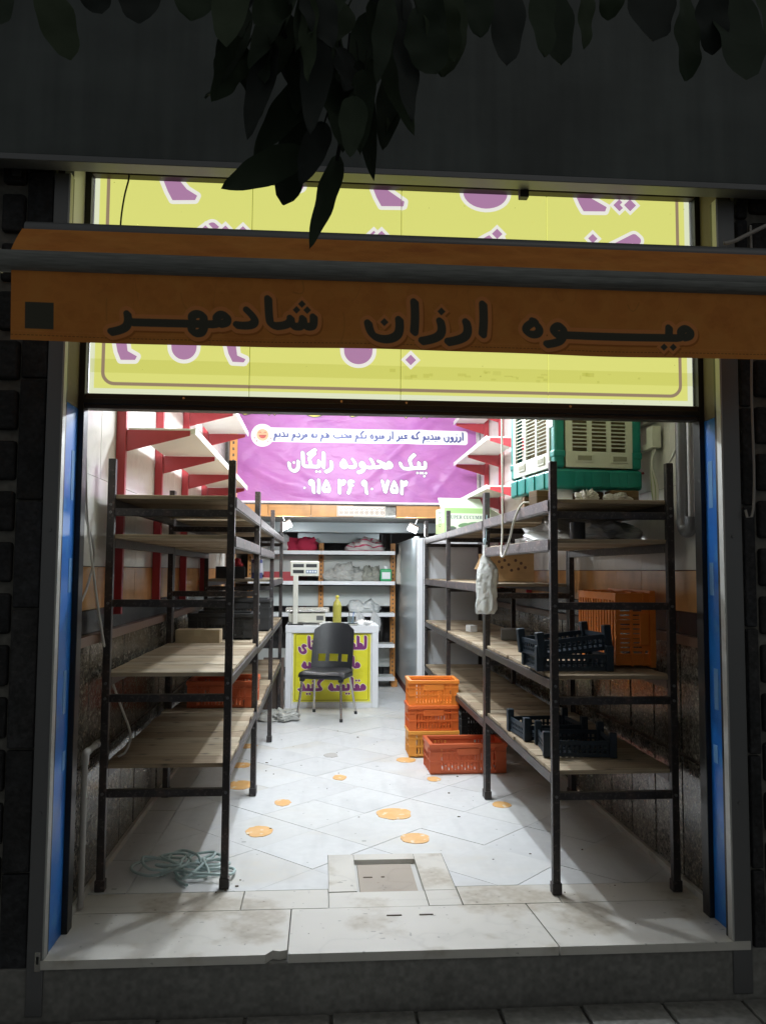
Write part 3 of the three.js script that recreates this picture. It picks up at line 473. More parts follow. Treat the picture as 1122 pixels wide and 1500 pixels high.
// ---------- orange awning ----------
{
  const a = thing('awning', 'orange fabric awning with grey front bar and dark Persian lettering', 'awning', [0, 2.32, 0.45]);
  part('front_bar', [rod([-1.012, 0, 0], [1.86, -0.004, 0], 0.035, 18)], mat({ map: tConcrete, color: lin(1.05, 1.1, 1.12), roughness: 0.7, bumpMap: tScratch, bumpScale: 0.001 }), a);
  part('end_cap', [rod([-1.022, 0, 0], [-1.012, 0, 0], 0.038, 18)], M.greyMetal, a);
  const x0 = -0.975, x1 = 1.84, y0 = -0.25, y1 = -0.018, W = 2048, H = Math.round(W * (y1 - y0) / (x1 - x0)), px = W / (x1 - x0);
  const X = (x) => (x - x0) * px, Y = (y) => (y1 - (y - 2.32)) * px;
  const cloth = (c, w, h, s) => { c.fillStyle = '#e08c3c'; c.fillRect(0, 0, w, h); for (let i = 0; i < 900; i++) { c.fillStyle = hash(i, 1, s) > 0.5 ? 'rgba(150,70,20,0.05)' : 'rgba(240,160,90,0.05)'; const r = 4 + 26 * hash(i, 2, s); c.beginPath(); c.ellipse(w * hash(i, 3, s), h * hash(i, 4, s), r, r * 0.9, 0, 0, 7); c.fill(); } c.fillStyle = 'rgba(90,45,15,0.4)'; for (let i = 0; i < w; i += 9) c.fillRect(i, h - 13, 6, 2); c.fillStyle = 'rgba(255,190,120,0.12)'; c.fillRect(0, h - 22, w, 3); for (let i = 0; i < h; i += 2) { c.fillStyle = `rgba(120,60,20,${0.025 * hash(i, 5, s)})`; c.fillRect(0, i, w, 1); } };
  const vt = canvasTex(W, H, (c) => {
    cloth(c, W, H, 3);
    const D = '#4b493d', O = '#ea9350', pass = [[0.013 * px, '#bb6a26', 3, 4], [0.013 * px, O], [0, D]];
    for (let i = 0; i < 40; i++) { c.strokeStyle = `rgba(110,60,25,${0.05 + 0.12 * hash(i, 1, 11)})`; c.lineWidth = 1 + 3 * hash(i, 2, 11); const a = W * hash(i, 3, 11), b = H * hash(i, 4, 11); c.beginPath(); c.moveTo(a, b); c.quadraticCurveTo(a + 30 * (hash(i, 5, 11) - 0.5), b + 40, a + 60 * (hash(i, 6, 11) - 0.5), b + 90 * hash(i, 7, 11)); c.stroke(); }
    c.fillStyle = D; c.fillRect(X(-0.932), Y(2.189), 0.086 * px, 0.083 * px);
    write(c, layOut('شادمهـــر'), X(-0.67), X(-0.02), Y(2.128), 0.094 * px, pass, 0.205);
    write(c, layOut('ارزان'), X(0.118), X(0.536), Y(2.122), 0.102 * px, pass, 0.205);
    write(c, layOut('میــــــوه'), X(0.635), X(1.222), Y(2.125), 0.094 * px, pass, 0.205);
  });
  // the valance hangs with soft waves
  const vg = new THREE.PlaneGeometry(x1 - x0, y1 - y0, 120, 6); vg.translate((x0 + x1) / 2, (y0 + y1) / 2, 0);
  const vp = vg.attributes.position;
  const wave = (x, t) => t * (0.006 * Math.sin(x * 4.1 + 0.7) + 0.003 * Math.sin(x * 11.7));
  for (let i = 0; i < vp.count; i++) { const x = vp.getX(i), y = vp.getY(i), t = (y1 - y) / (y1 - y0); vp.setZ(i, 0.012 + wave(x, t) - 0.02 * t); vp.setY(i, y + 0.0012 * t * Math.sin(x * 5)); }
  vg.computeVertexNormals();
  part('valance', [vg], mat({ map: vt, roughness: 0.8, side: THREE.DoubleSide }), a);
  const ct = canvasTex(1024, 128, (c) => cloth(c, 1024, 128, 9));
  const cg = new THREE.PlaneGeometry(2.84, 1, 90, 5); const cp = cg.attributes.position;
  for (let i = 0; i < cp.count; i++) { const t = cp.getY(i) + 0.5, x = cp.getX(i) + 0.425; cp.setXYZ(i, x, 0.03 + 0.125 * t, -0.02 - 0.1 * t + 0.006 * Math.sin(x * 6 + 1) * Math.sin(Math.PI * t)); }
  cg.computeVertexNormals();
  part('canopy_fabric', [cg], mat({ map: ct, roughness: 0.85, side: THREE.DoubleSide }), a);
  part('roller', [rod([-0.99, 0.16, -0.15], [1.86, 0.16, -0.15], 0.03, 14)], M.greyMetal, a);
  for (const x of [-0.985, 1.7]) part('folding_arm', [rod([x, 0.1, -0.5], [x, 0, -0.03], 0.013, 10)], M.greyMetal, a);
}
// ---------- lamps ----------
function hangingBulb(x, z, label) {              // big white lamp bulb hung on its cable
  const t = thing('hanging_bulb', label, 'lamp', [x, 2.7, z], 0, 'bare bulbs hanging over the aisle');
  part('glowing_bulb', [lathe([[0, -0.06], [0.022, -0.057], [0.04, -0.045], [0.05, -0.02], [0.05, 0.02], [0.04, 0.055], [0.026, 0.075]], 20)], mat({ color: lin(0.9, 0.9, 0.9), emissive: lin(0.93, 0.98, 1), emissiveIntensity: 12, transmission: 0.4, roughness: 1, thickness: 0 }), t);
  part('socket', [rod([0, 0.076, 0], [0, 0.13, 0], 0.026, 14, 0.018)], M.whitePaint, t); part('cable', [rod([0, 0.131, 0], [0, CEIL - 2.7, 0], 0.004, 6)], M.cordBlack, t);
  const l = new THREE.PointLight(new THREE.Color().setRGB(0.9, 0.98, 1.05), LAMP_POWER); l.shadow.radius = 2; l.castShadow = true; t.add(l);
}
for (const [z, where] of [[-1.65, 'nearer the lit sign'], [-2.75, 'nearer the purple banner']]) for (const [x, side] of [[-0.03, 'red bracket'], [0.51, 'cooler']]) hangingBulb(x, z, `bare bulb hanging ${where}, on the ${side} side`);
function bulbLamp(x, y, z, ry, label) {
  const t = thing('work_lamp', label, 'lamp', [x, y, z], ry, 'work lamps under the lintel');
  part('head', [bb(-0.056, 0.056, -0.04, 0.04, -0.035, 0, 0.008)], M.greyMetal, t);
  part('glowing_face', [bb(-0.046, 0.046, -0.032, 0.032, 0.0005, 0.006, 0.002)], mat({ color: lin(0.9, 0.9, 0.9), emissive: lin(0.93, 0.98, 1), emissiveIntensity: 6 }), t);
  part('bracket', [rod([0, 0.05, -0.03], [0, 0.115, -0.03], 0.008, 8)], M.blackMetal, t);
  t.rotation.x = 0.55; t.rotation.z = ry > 0 ? 0.35 : -0.35;
  const l = new THREE.PointLight(new THREE.Color().setRGB(0.93, 0.98, 1), BULB_POWER); l.position.set(0, 0, 0.04); l.shadow.radius = 2.5; l.castShadow = true; t.add(l);
}
bulbLamp(-0.36, 1.81, -5.34, 0.35, 'small bright work lamp under the lintel beside the wall with red brackets');
bulbLamp(0.925, 1.79, -5.34, -0.35, 'small bright work lamp under the lintel above the pale grey cabinet');

// ---------- black steel racks with plank shelves ----------
const plankGeo = {};
function plank(w, d, t = 0.018) { const k = w.toFixed(3) + '/' + d.toFixed(3); return plankGeo[k] ??= bb(-w / 2, w / 2, -t, 0, -d / 2, d / 2, 0.0025); }
function rack(label, x0, x1, frames, levels, inner, ht = 1.842) {
  // x0 < x1 post centre lines, frames: z of the post pairs, levels: [y front, y back, from bay, to bay]
  const r = thing('steel_rack', label, 'rack', [0, 0, 0], 0, 'black steel racks along the shop walls'); const P = 0.032;
  for (const z of frames) {
    for (const x of [x0, x1]) {
      part('post', [bc(x, ht / 2 + 0.004, z, P, ht - 0.008, P, 0.003)], M.steel, r);
      part('foot', [bb(x - 0.021, x + 0.021, 0.003, 0.05, z - 0.021, z + 0.021, 0.004)], M.steel, r);
    }
    for (const y of [1.607, 1.212, 0.806, 0.406]) part('cross_bar', [bb(x0 + P / 2 + 0.0005, x1 - P / 2 - 0.0005, y - 0.016, y + 0.016, z - 0.014, z + 0.014, 0.002)], M.steel, r);
  }
  const bolts = [];
  for (const z of frames) for (const x of [x0, x1]) for (const y of [1.607, 1.212, 0.806, 0.406, 1.64, 0.87]) bolts.push(rod([x, y, z + P / 2], [x, y, z + P / 2 + 0.005], 0.0065, 6));
  part('bolts', bolts, M.greyMetal, r);
  for (const [y, b0, b1] of levels) for (let b = b0; b < b1; b++) {
    const za = frames[b] - 0.019, zb = frames[b + 1] + 0.019;
    for (const [x, s] of [[x0, 1], [x1, -1]]) part('side_rail', [bb(x - 0.016, x + 0.016, y - 0.058, y - 0.02, zb, za, 0.002)], M.steel, r);
    const n = Math.max(8, Math.round((za - zb) / 0.145)), pw = (za - zb + 0.03) / n;
    for (let i = 0; i < n; i++) {
      const o = part('plank', plank(x1 - x0 + 0.012, pw - 0.004), M.wood[Math.floor(rnd() * 5)], r);
      o.position.set((x0 + x1) / 2 + rr(-0.004, 0.004), y + rr(-0.0015, 0.0015), zb - 0.015 + (i + 0.5) * pw); o.rotation.y = rr(-0.008, 0.008) + (rnd() < 0.5 ? Math.PI : 0); o.rotation.z = rr(-0.004, 0.004);
    }
    // aisle side of the side rail: its lit look put into a paler colour
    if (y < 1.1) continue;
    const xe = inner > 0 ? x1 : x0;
    part('lit_rail_face', [bb(Math.min(xe + inner * 0.0165, xe + inner * 0.0215), Math.max(xe + inner * 0.0165, xe + inner * 0.0215), y - 0.052, y - 0.004, zb - 0.012, za + 0.012, 0.001)], M.rail, r);
  }
  return r;
}
rack('black steel rack with plank shelves behind the long white cord', -0.918, -0.4, [-0.614, -2.055], [[1.685, 0, 1], [1.512, 0, 1], [0.915, 0, 1], [0.525, 0, 1]], 1);
rack('black steel rack holding black crates and a blue can, reaching back to the counter', -0.918, -0.4, [-2.095, -3.61, -5.08], [[1.68, 0, 2], [1.505, 0, 1], [1.285, 1, 2], [0.9, 0, 2], [0.49, 0, 2]], 1);
rack('black steel rack under the green cooler', 1.0026, 1.5245, [-0.474, -1.915], [[1.678, 0, 1], [1.505, 0, 1], [0.912, 0, 1], [0.512, 0, 1]], -1);
rack('black steel rack under the green and white carton', 1.0026, 1.5245, [-1.955, -3.45, -4.835], [[1.675, 0, 2], [1.285, 0, 2], [0.89, 0, 2], [0.47, 0, 2]], -1);

// ---------- red wall shelving ----------
function wallShelves(x, dir, zs, rows, label, low) {
  const w = thing('wall_shelf', label, 'shelf', [x, 0, 0], 0, 'white shelves on red wall uprights'); const X = (a, b) => [Math.min(dir * a, dir * b), Math.max(dir * a, dir * b)];
  for (const z of zs) {
    const [a, b] = X(0.001, 0.045); part('upright', [bb(a, b, low, 3.1, z - 0.017, z + 0.017, 0.003)], M.red, w);
    for (const [y, depth] of rows) {
      const s = new THREE.Shape([[0.046, -0.012], [depth - 0.02, -0.012], [depth - 0.02, -0.035], [0.046, -0.115]].map(([p, q]) => new THREE.Vector2(p, q)));
      const g = new THREE.ExtrudeGeometry(s, { depth: 0.006, bevelEnabled: false }); g.translate(0, 0, -0.003); if (dir < 0) g.rotateY(Math.PI);
      const br = part('bracket', [muv(g)], M.red, w); br.position.set(0, y, z);
    }
  }
  for (const [y, depth] of rows) for (let i = 0; i < zs.length - 1; i++) {
    const [a, b] = X(0.05, depth), za = zs[i] - 0.004, zb = zs[i + 1] + 0.004;
    const [e0, e1] = X(depth, depth + 0.006);
    const sh = part('shelf_board', [bb(a, b, y - 0.01, y, zb, za, 0.002)], M.redWhite, w);
    part('front_lip', [bb(e0, e1, y - 0.03, y + 0.006, zb, za, 0.002)], M.redWhite, sh);
    part('end_lip', [bb(a, b, y - 0.028, y - 0.0105, za - 0.006, za, 0.001)], M.redWhite, sh);
  }
}
wallShelves(XL + 0.002, 1, [-0.89, -1.79, -2.7, -3.63], [[2.03, 0.36], [2.47, 0.36], [2.86, 0.36]], 'white wall shelves on red uprights above the long white cord', 1.15);
wallShelves(XR - 0.002, -1, [-3.15, -4.1, -4.75], [[2.02, 0.34], [2.4, 0.34], [2.8, 0.34]], 'white wall shelves on red brackets behind the green cooler', 1.2);

// ---------- purple banner ----------
{
  const x0 = -0.93, x1 = 1.59, y0 = 2.03, y1 = 3.25, W = 1900, px = W / (x1 - x0), H = Math.round((y1 - y0) * px);
  const X = (x) => (x - x0) * px, Y = (y) => (y1 - y) * px;
  const print = canvasTex(W, H, (c) => {
    c.fillStyle = '#b76fb0'; c.fillRect(0, 0, W, H);
    for (let i = 0; i < 120; i++) { c.fillStyle = hash(i, 1, 7) > 0.5 ? 'rgba(190,110,195,0.10)' : 'rgba(150,80,165,0.10)'; c.beginPath(); c.ellipse(W * hash(i, 2, 7), H * hash(i, 3, 7), 30 + 160 * hash(i, 4, 7), 20 + 70 * hash(i, 5, 7), 0.6, 0, 7); c.fill(); }
    c.fillStyle = '#efe6ee'; c.fillRect(0, 0, X(-0.905), H); c.fillRect(X(1.565), 0, W, H); c.fillRect(0, Y(2.05), W, H);
    c.fillStyle = '#a964b4'; c.fillRect(X(-0.93) + 6, 0, 6, H);
    c.fillStyle = '#f7f4f4'; roundRect(c, X(-0.62), Y(2.79), X(1.47) - X(-0.62), Y(2.645) - Y(2.79), 22); c.fill();
    c.beginPath(); c.arc(X(-0.61), Y(2.708), 0.115 * px, 0, 7); c.fill();
    // round smiling face
    c.fillStyle = '#f0b48c'; c.beginPath(); c.arc(X(-0.61), Y(2.712), 0.06 * px, 0, 7); c.fill();
    c.strokeStyle = '#a04a3c'; c.lineWidth = 4; c.beginPath(); c.arc(X(-0.61), Y(2.715), 0.035 * px, 0.15, 3.0); c.closePath(); c.fillStyle = '#c8504a'; c.fill(); c.stroke();
    for (const s of [-1, 1]) { c.beginPath(); c.arc(X(-0.61 + s * 0.026), Y(2.73), 8, 3.3, 6.1); c.stroke(); }
    c.fillStyle = '#8a3a3a'; for (const [a, b] of [[-0.69, 2.68], [-0.53, 2.68], [-0.56, 2.65], [-0.665, 2.65]]) { c.beginPath(); c.arc(X(a), Y(b), 5, 0, 7); c.fill(); }
    const blue = [[0, '#4d5590']], white = [[4.5, '#6a5578'], [0.5, '#fdfbfb']];
    const words = ['ارزون', 'میدیم', 'که', 'غیر', 'از', 'میوه', 'یکم', 'محبت', 'هم', 'به', 'مردم', 'بدیم'].map(layOut);
    const line = (L, a, b, base, em, pass, pen) => { const gap = 0.42, tot = L.reduce((t, w) => t + w.width, 0) + gap * (L.length - 1), k = (b - a) / tot; let r = b; for (const w of L) { write(c, w, r - w.width * k, r, base, em, pass, pen); r -= (w.width + gap) * k; } };
    line(words, X(-0.5), X(1.43), Y(2.692), 0.078 * px, blue, 0.15);
    line(['پیک', 'محدوده', 'رایگان'].map(layOut), X(-0.36), X(1.05), Y(2.385), 0.155 * px, white, 0.165);
    line(['۷۵۳', '۹۰', '۳۶', '۰۹۱۵'].map(digits), X(-0.21), X(0.87), Y(2.135), 0.14 * px, white, 0.165);
    const top = [[14, '#5a4a50'], [6, '#e9dc58']];
    line(['سیب', 'نارنگی', 'خیار'].map((w) => layOut(w)), X(-0.8), X(1.3), Y(2.99), 0.19 * px, top, 0.2);
  });
  const g = new THREE.PlaneGeometry(x1 - x0, y1 - y0, 110, 60); g.translate((x0 + x1) / 2, (y0 + y1) / 2, 0); const p = g.attributes.position;
  const fold = (d, w) => Math.exp(-d * d / (w * w));
  for (let i = 0; i < p.count; i++) {
    const x = p.getX(i), y = p.getY(i); let z = 0;
    for (const [ax, ay, bx, by, a, w] of [[-0.9, 2.5, -0.2, 2.1, 0.018, 0.05], [-0.8, 2.75, 0.1, 2.15, 0.014, 0.04], [-0.7, 2.35, 0.2, 2.06, 0.012, 0.04], [0.4, 2.25, 1.3, 3.1, 0.018, 0.05], [0.55, 2.15, 1.5, 2.75, 0.014, 0.04], [1.1, 2.1, 1.5, 2.6, 0.012, 0.035], [0.7, 2.6, 1.3, 3.0, 0.012, 0.05], [-0.9, 2.95, -0.3, 2.6, 0.014, 0.05]]) {
      const dx = bx - ax, dy = by - ay, L2 = dx * dx + dy * dy, t = clamp(((x - ax) * dx + (y - ay) * dy) / L2), ex = x - ax - t * dx, ey = y - ay - t * dy;
      z += a * fold(Math.hypot(ex, ey), w) * Math.sin(Math.PI * clamp(t * 0.9 + 0.05));
    }
    z += 0.006 * (vn(x * 6 + 20, y * 5, 64, 64, 5) - 0.5) + 0.004 * (vn(x * 17 + 30, y * 15, 128, 128, 6) - 0.5);
    p.setZ(i, z);
  }
  g.computeVertexNormals();
  const b = thing('purple_banner', 'glossy purple vinyl banner with white Persian writing over the back room', 'banner', [0, 0, ZM + 0.012]);
  part('vinyl_sheet', [g], mat({ map: print, roughness: 0.4, bumpMap: tWrinkle, bumpScale: 0.004, side: THREE.DoubleSide }), b);
  for (const x of [-0.93, -0.86, 1.57]) part('hanging_cord', [rod([x, 2.04, 0.02], [x - 0.02, 3.24, 0.03], 0.006, 6)], M.cordWhite, b);
}
// ---------- counter with yellow notice, scale, bottle ----------
{
  const c = thing('counter', 'white sales counter with a yellow notice panel on its front', 'counter', [0.11, 0, -5.2]);
  const hw = 0.46, H = 0.81, D = 0.55;
  part('side_panel', [bb(-hw, -hw + 0.06, 0, H - 0.072, -D, 0, 0.003)], M.whitePaint, c); part('side_panel', [bb(hw - 0.06, hw, 0, H - 0.072, -D, 0, 0.003)], M.whitePaint, c);
  part('top_board', [bb(-hw - 0.003, hw + 0.003, H - 0.071, H, -D, 0.003, 0.003)], M.whitePaint, c);
  part('plinth', [bb(-hw + 0.061, hw - 0.061, 0, 0.04, -0.06, -0.012)], M.whitePaint, c);
  const x0 = -hw + 0.061, x1 = hw - 0.061, y0 = 0.041, y1 = H - 0.072, W = 1024, px = W / (x1 - x0), HH = Math.round((y1 - y0) * px), X = (x) => (x - 0.11 - x0) * px, Y = (y) => (y1 - y) * px;
  const t = canvasTex(W, HH, (k) => {
    k.fillStyle = '#dcdcd4'; k.fillRect(0, 0, W, HH); k.fillStyle = '#e2da2c'; k.fillRect(22, 8, W - 44, HH - 30);
    for (let i = 0; i < 60; i++) { k.fillStyle = hash(i, 1, 3) > 0.5 ? 'rgba(190,180,30,0.12)' : 'rgba(240,235,120,0.12)'; k.beginPath(); k.ellipse(W * hash(i, 2, 3), HH * hash(i, 3, 3), 30 + 80 * hash(i, 4, 3), 20 + 50 * hash(i, 5, 3), 0, 0, 7); k.fill(); }
    k.strokeStyle = '#4c4020'; k.lineWidth = 5; roundRect(k, 46, 24, W - 92, HH - 66, 22); k.stroke();
    const pass = [[7, '#efe6d2'], [0, '#7d3274']];
    const ln = (ws, a, b, base, em) => { const L = ws.map(layOut), gap = 0.4, tot = L.reduce((s, w) => s + w.width, 0) + gap * (L.length - 1), q = (b - a) / tot; let r = b; for (const w of L) { write(k, w, r - w.width * q, r, base, em, pass, 0.17); r -= (w.width + gap) * q; } };
    ln(['لطفا', 'قیمت', 'های'], X(-0.225), X(0.455), Y(0.572), 0.125 * px); ln(['ما', 'را', 'با', 'بقیه'], X(-0.19), X(0.39), Y(0.385), 0.115 * px); ln(['مقایسه', 'کنید'], X(-0.225), X(0.45), Y(0.165), 0.125 * px);
  });
  part('notice_panel', [rectUv(bb(x0, x1, y0, y1, -0.05, -0.025), x0, x1, y0, y1)], mat({ map: t, roughness: 0.4 }), c);
}
{
  const s = thing('shop_scale', 'cream electronic scale with a display on a pole, standing on the counter', 'scale', [-0.16, 0.81, -5.45]);
  const beige = mat({ color: lin(0.68, 0.66, 0.56), roughness: 0.45 });
  part('base', [bb(-0.17, 0.2, 0.02, 0.115, -0.14, 0.12, 0.012)], beige, s);
  part('pan', [bb(-0.2, 0.24, 0.13, 0.142, -0.16, 0.14, 0.004), bb(-0.2, 0.24, 0.142, 0.165, -0.16, -0.155), bb(-0.2, -0.196, 0.142, 0.165, -0.155, 0.14), bb(0.236, 0.24, 0.142, 0.165, -0.155, 0.14), bb(-0.06, 0.06, 0.114, 0.131, -0.06, 0.06)], M.chrome, s);
  part('base_screen', [bb(0.11, 0.18, 0.045, 0.09, 0.1205, 0.124)], M.greyMetal, s);
  part('pole', [bb(-0.125, -0.075, 0.0, 0.5, 0.165, 0.2, 0.004)], mat({ color: lin(0.66, 0.65, 0.58), roughness: 0.45 }), s);
  part('pole_foot', [bb(-0.18, -0.02, 0.001, 0.014, 0.121, 0.21, 0.003)], M.blackPlastic, s);
  const d = part('display_head', [bb(-0.155, 0.13, 0.49, 0.64, 0.15, 0.19, 0.008)], M.cream, s);
  for (const [a, b, e, f, m] of [[-0.13, -0.02, 0.578, 0.612, 'k'], [0.0, 0.11, 0.578, 0.612, 'k'], [-0.13, -0.02, 0.518, 0.552, 'k'], [0.0, 0.11, 0.518, 0.552, 'b']]) part('readout', [bb(a, b, e, f, 0.1902, 0.193)], m === 'b' ? mat({ color: lin(0.12, 0.2, 0.34), roughness: 0.3 }) : M.blackPlastic, d);
  for (let i = 0; i < 4; i++) part('key', [bb(0.008 + i * 0.026, 0.026 + i * 0.026, 0.526, 0.545, 0.193, 0.1955, 0.001)], M.whitePaint, d);
}
{
  const b = thing('oil_bottle', 'tall yellow plastic bottle with a cap on the white counter', 'bottle', [0.157, 0.81, -5.28]);
  part('body', [lathe([[0, 0], [0.04, 0.001], [0.043, 0.012], [0.043, 0.07], [0.039, 0.08], [0.043, 0.09], [0.043, 0.19], [0.036, 0.225], [0.018, 0.252], [0.014, 0.268], [0, 0.268]])], mat({ color: lin(0.6, 0.55, 0.12), roughness: 0.25, transmission: 0.25, thickness: 0 }), b);
  part('cap', [lathe([[0, 0.269], [0.018, 0.269], [0.018, 0.292], [0.012, 0.298], [0, 0.298]], 14)], mat({ color: lin(0.7, 0.62, 0.1), roughness: 0.4 }), b);
  const j = thing('glass_jar', 'small clear glass jar behind the notebook on the counter', 'jar', [0.3, 0.81, -5.36]);
  part('glass', [lathe([[0, 0.002], [0.034, 0.002], [0.036, 0.01], [0.036, 0.085], [0.033, 0.085], [0.033, 0.008], [0, 0.006]])], mat({ color: lin(0.8, 0.85, 0.85), roughness: 0.05, transmission: 0.9, thickness: 0 }), j);
  part('pen', [rod([0.01, 0.012, 0], [0.028, 0.13, 0.01], 0.004, 6)], M.bluePaint, j); part('pen', [rod([-0.01, 0.012, 0], [-0.02, 0.12, -0.01], 0.004, 6)], M.cordBlack, j);
  const n = thing('notebook', 'thin dark notebook lying flat on the counter', 'notebook', [0.27, 0.811, -5.25], 0.12);
  part('cover', [bb(-0.085, 0.085, 0.014, 0.018, -0.05, 0.05), bb(-0.085, 0.085, 0, 0.003, -0.05, 0.05)], M.blackPlastic, n); part('pages', [bb(-0.082, 0.084, 0.0035, 0.0135, -0.048, 0.048)], M.cream, n);
}
// crumpled sheets and soft heaps: a bumpy dome, optionally flat
function heap(w, h, d, s, rough = 0.5, seg = 26) {
  const g = new THREE.SphereGeometry(1, seg, seg >> 1); const p = g.attributes.position;
  for (let i = 0; i < p.count; i++) {
    let x = p.getX(i), y = p.getY(i), z = p.getZ(i);
    const n = 1 + rough * (vn(x * 3 + 20, z * 3 + y * 2 + 20, 64, 64, s) - 0.5) + rough * 0.6 * (vn(x * 8 + 40, z * 8 + y * 5 + 40, 128, 128, s + 3) - 0.5);
    y = Math.max(y, -0.25); p.setXYZ(i, x * w / 2 * n, (y + 0.25) / 1.25 * h * n, z * d / 2 * n);
  }
  g.computeVertexNormals(); return plainAttrs(g);
}
function put(name, g, m, pos, turn, label, category, group) { const o = single(name, g, m, label, category, group); o.position.set(...pos); o.rotation.y = turn; return o; }
put('paper_sheet', [heap(0.16, 0.03, 0.12, 5, 0.9)], mat({ color: lin(0.78, 0.78, 0.76), roughness: 0.8 }), [0.05, 0.811, -5.28], 0.2, 'crumpled white paper beside the yellow bottle on the counter', 'paper');
put('cash_bag', [heap(0.16, 0.05, 0.12, 8, 0.9)], mat({ color: lin(0.78, 0.78, 0.78), roughness: 0.5 }), [0.44, 0.811, -5.27], -0.2, 'crumpled white bag at the free end of the counter', 'bag');

// a curved plate with thickness: fn(u, v, side) with side +1 / -1, cells left out where keep() is false
function shell(fn, nx, ny, keep) {
  const pos = [], P = (i, j, s) => fn(i / nx, j / ny, s), has = (i, j) => i >= 0 && j >= 0 && i < nx && j < ny && keep(i, j, nx, ny);
  const smoothN = [], quad = (a, b, c, d) => pos.push(...a, ...b, ...c, ...a, ...c, ...d);
  for (let j = 0; j < ny; j++) for (let i = 0; i < nx; i++) {
    if (!has(i, j)) continue;
    const f = [P(i, j, 1), P(i + 1, j, 1), P(i + 1, j + 1, 1), P(i, j + 1, 1)], k = [P(i, j, -1), P(i + 1, j, -1), P(i + 1, j + 1, -1), P(i, j + 1, -1)];
    quad(...f); quad(k[3], k[2], k[1], k[0]);
    if (!has(i, j - 1)) quad(k[0], k[1], f[1], f[0]); if (!has(i + 1, j)) quad(k[1], k[2], f[2], f[1]); if (!has(i, j + 1)) quad(k[2], k[3], f[3], f[2]); if (!has(i - 1, j)) quad(k[3], k[0], f[0], f[3]);
  }
  let g = new THREE.BufferGeometry(); g.setAttribute('position', new THREE.Float32BufferAttribute(pos, 3)); g.computeVertexNormals();
  return [muv(toCreasedNormals(g, 0.9))];
}
// ---------- black plastic chair ----------
{
  const c = thing('plastic_chair', 'black moulded plastic chair with metal legs facing out from the yellow notice', 'chair', [0.06, 0, -4.7], -0.3);
  // backrest with three openings, bent round a vertical axis and leaning back
  const solid = (i, j, nx, ny) => { const u = (i + 0.5) / nx, v = (j + 0.5) / ny; return !(v > 0.16 && v < 0.32 && [[0.14, 0.3], [0.39, 0.61], [0.7, 0.86]].some(([a, b]) => u > a && u < b)); };
  part('backrest', shell((u, v, s) => { const top = smooth(0.8, 1, v), hw = 0.2 + 0.015 * Math.sin(v * 2.2) - 0.022 * v - 0.05 * Math.pow(top, 2), x = (u * 2 - 1) * hw, y = v * (0.43 - 0.02 * Math.pow(Math.abs(u * 2 - 1), 4) * top); return [x, y + 0.425, -0.19 - y * 0.24 + x * x * 1.5 + s * 0.008]; }, 36, 25, solid), M.blackPlastic, c);
  // seat pan: a dished plate with a rolled front edge
  const sg = new THREE.PlaneGeometry(0.43, 0.43, 22, 22); sg.rotateX(-Math.PI / 2); const q = sg.attributes.position; const top = [], N = 23;
  for (let i = 0; i < q.count; i++) { const x = q.getX(i), z = q.getZ(i), e = Math.max(Math.abs(x), Math.abs(z)) / 0.215; q.setY(i, 0.44 - 0.022 * (1 - Math.min(1, (x * x + z * z) / 0.04)) - 0.03 * smooth(0.82, 1, z / 0.215) - 0.018 * smooth(0.85, 1, Math.abs(x) / 0.215)); const k = 1 - 0.08 * smooth(0.3, 1, -z / 0.215); q.setX(i, x * k); }
  const lower = sg.clone(); const lq = lower.attributes.position; for (let i = 0; i < lq.count; i++) lq.setY(i, lq.getY(i) - 0.014); const li = lower.index.array; for (let i = 0; i < li.length; i += 3) [li[i], li[i + 2]] = [li[i + 2], li[i]];
  sg.computeVertexNormals(); lower.computeVertexNormals();
  part('seat', [muv(sg), muv(lower), bb(-0.2, 0.2, 0.37, 0.4, 0.185, 0.209, 0.008), bb(-0.209, -0.19, 0.37, 0.412, -0.15, 0.18, 0.006), bb(0.19, 0.209, 0.37, 0.412, -0.15, 0.18, 0.006), bb(-0.205, -0.16, 0.345, 0.4, 0.15, 0.2, 0.01), bb(0.16, 0.205, 0.345, 0.4, 0.15, 0.2, 0.01)], M.blackPlastic, c);
  for (const [x, z, fx, fz] of [[-0.18, 0.17, -0.215, 0.22], [0.18, 0.17, 0.2, 0.22], [-0.17, -0.15, -0.2, -0.24], [0.17, -0.15, 0.215, -0.24]]) { const l = part('leg', [rod([fx, 0.012, fz], [x, 0.4, z], 0.0115, 12)], M.chrome, c); part('rubber_foot', [rod([fx, 0.001, fz], [fx + (x - fx) * 0.06, 0.028, fz + (z - fz) * 0.06], 0.015, 12)], M.blackPlastic, l); }
}
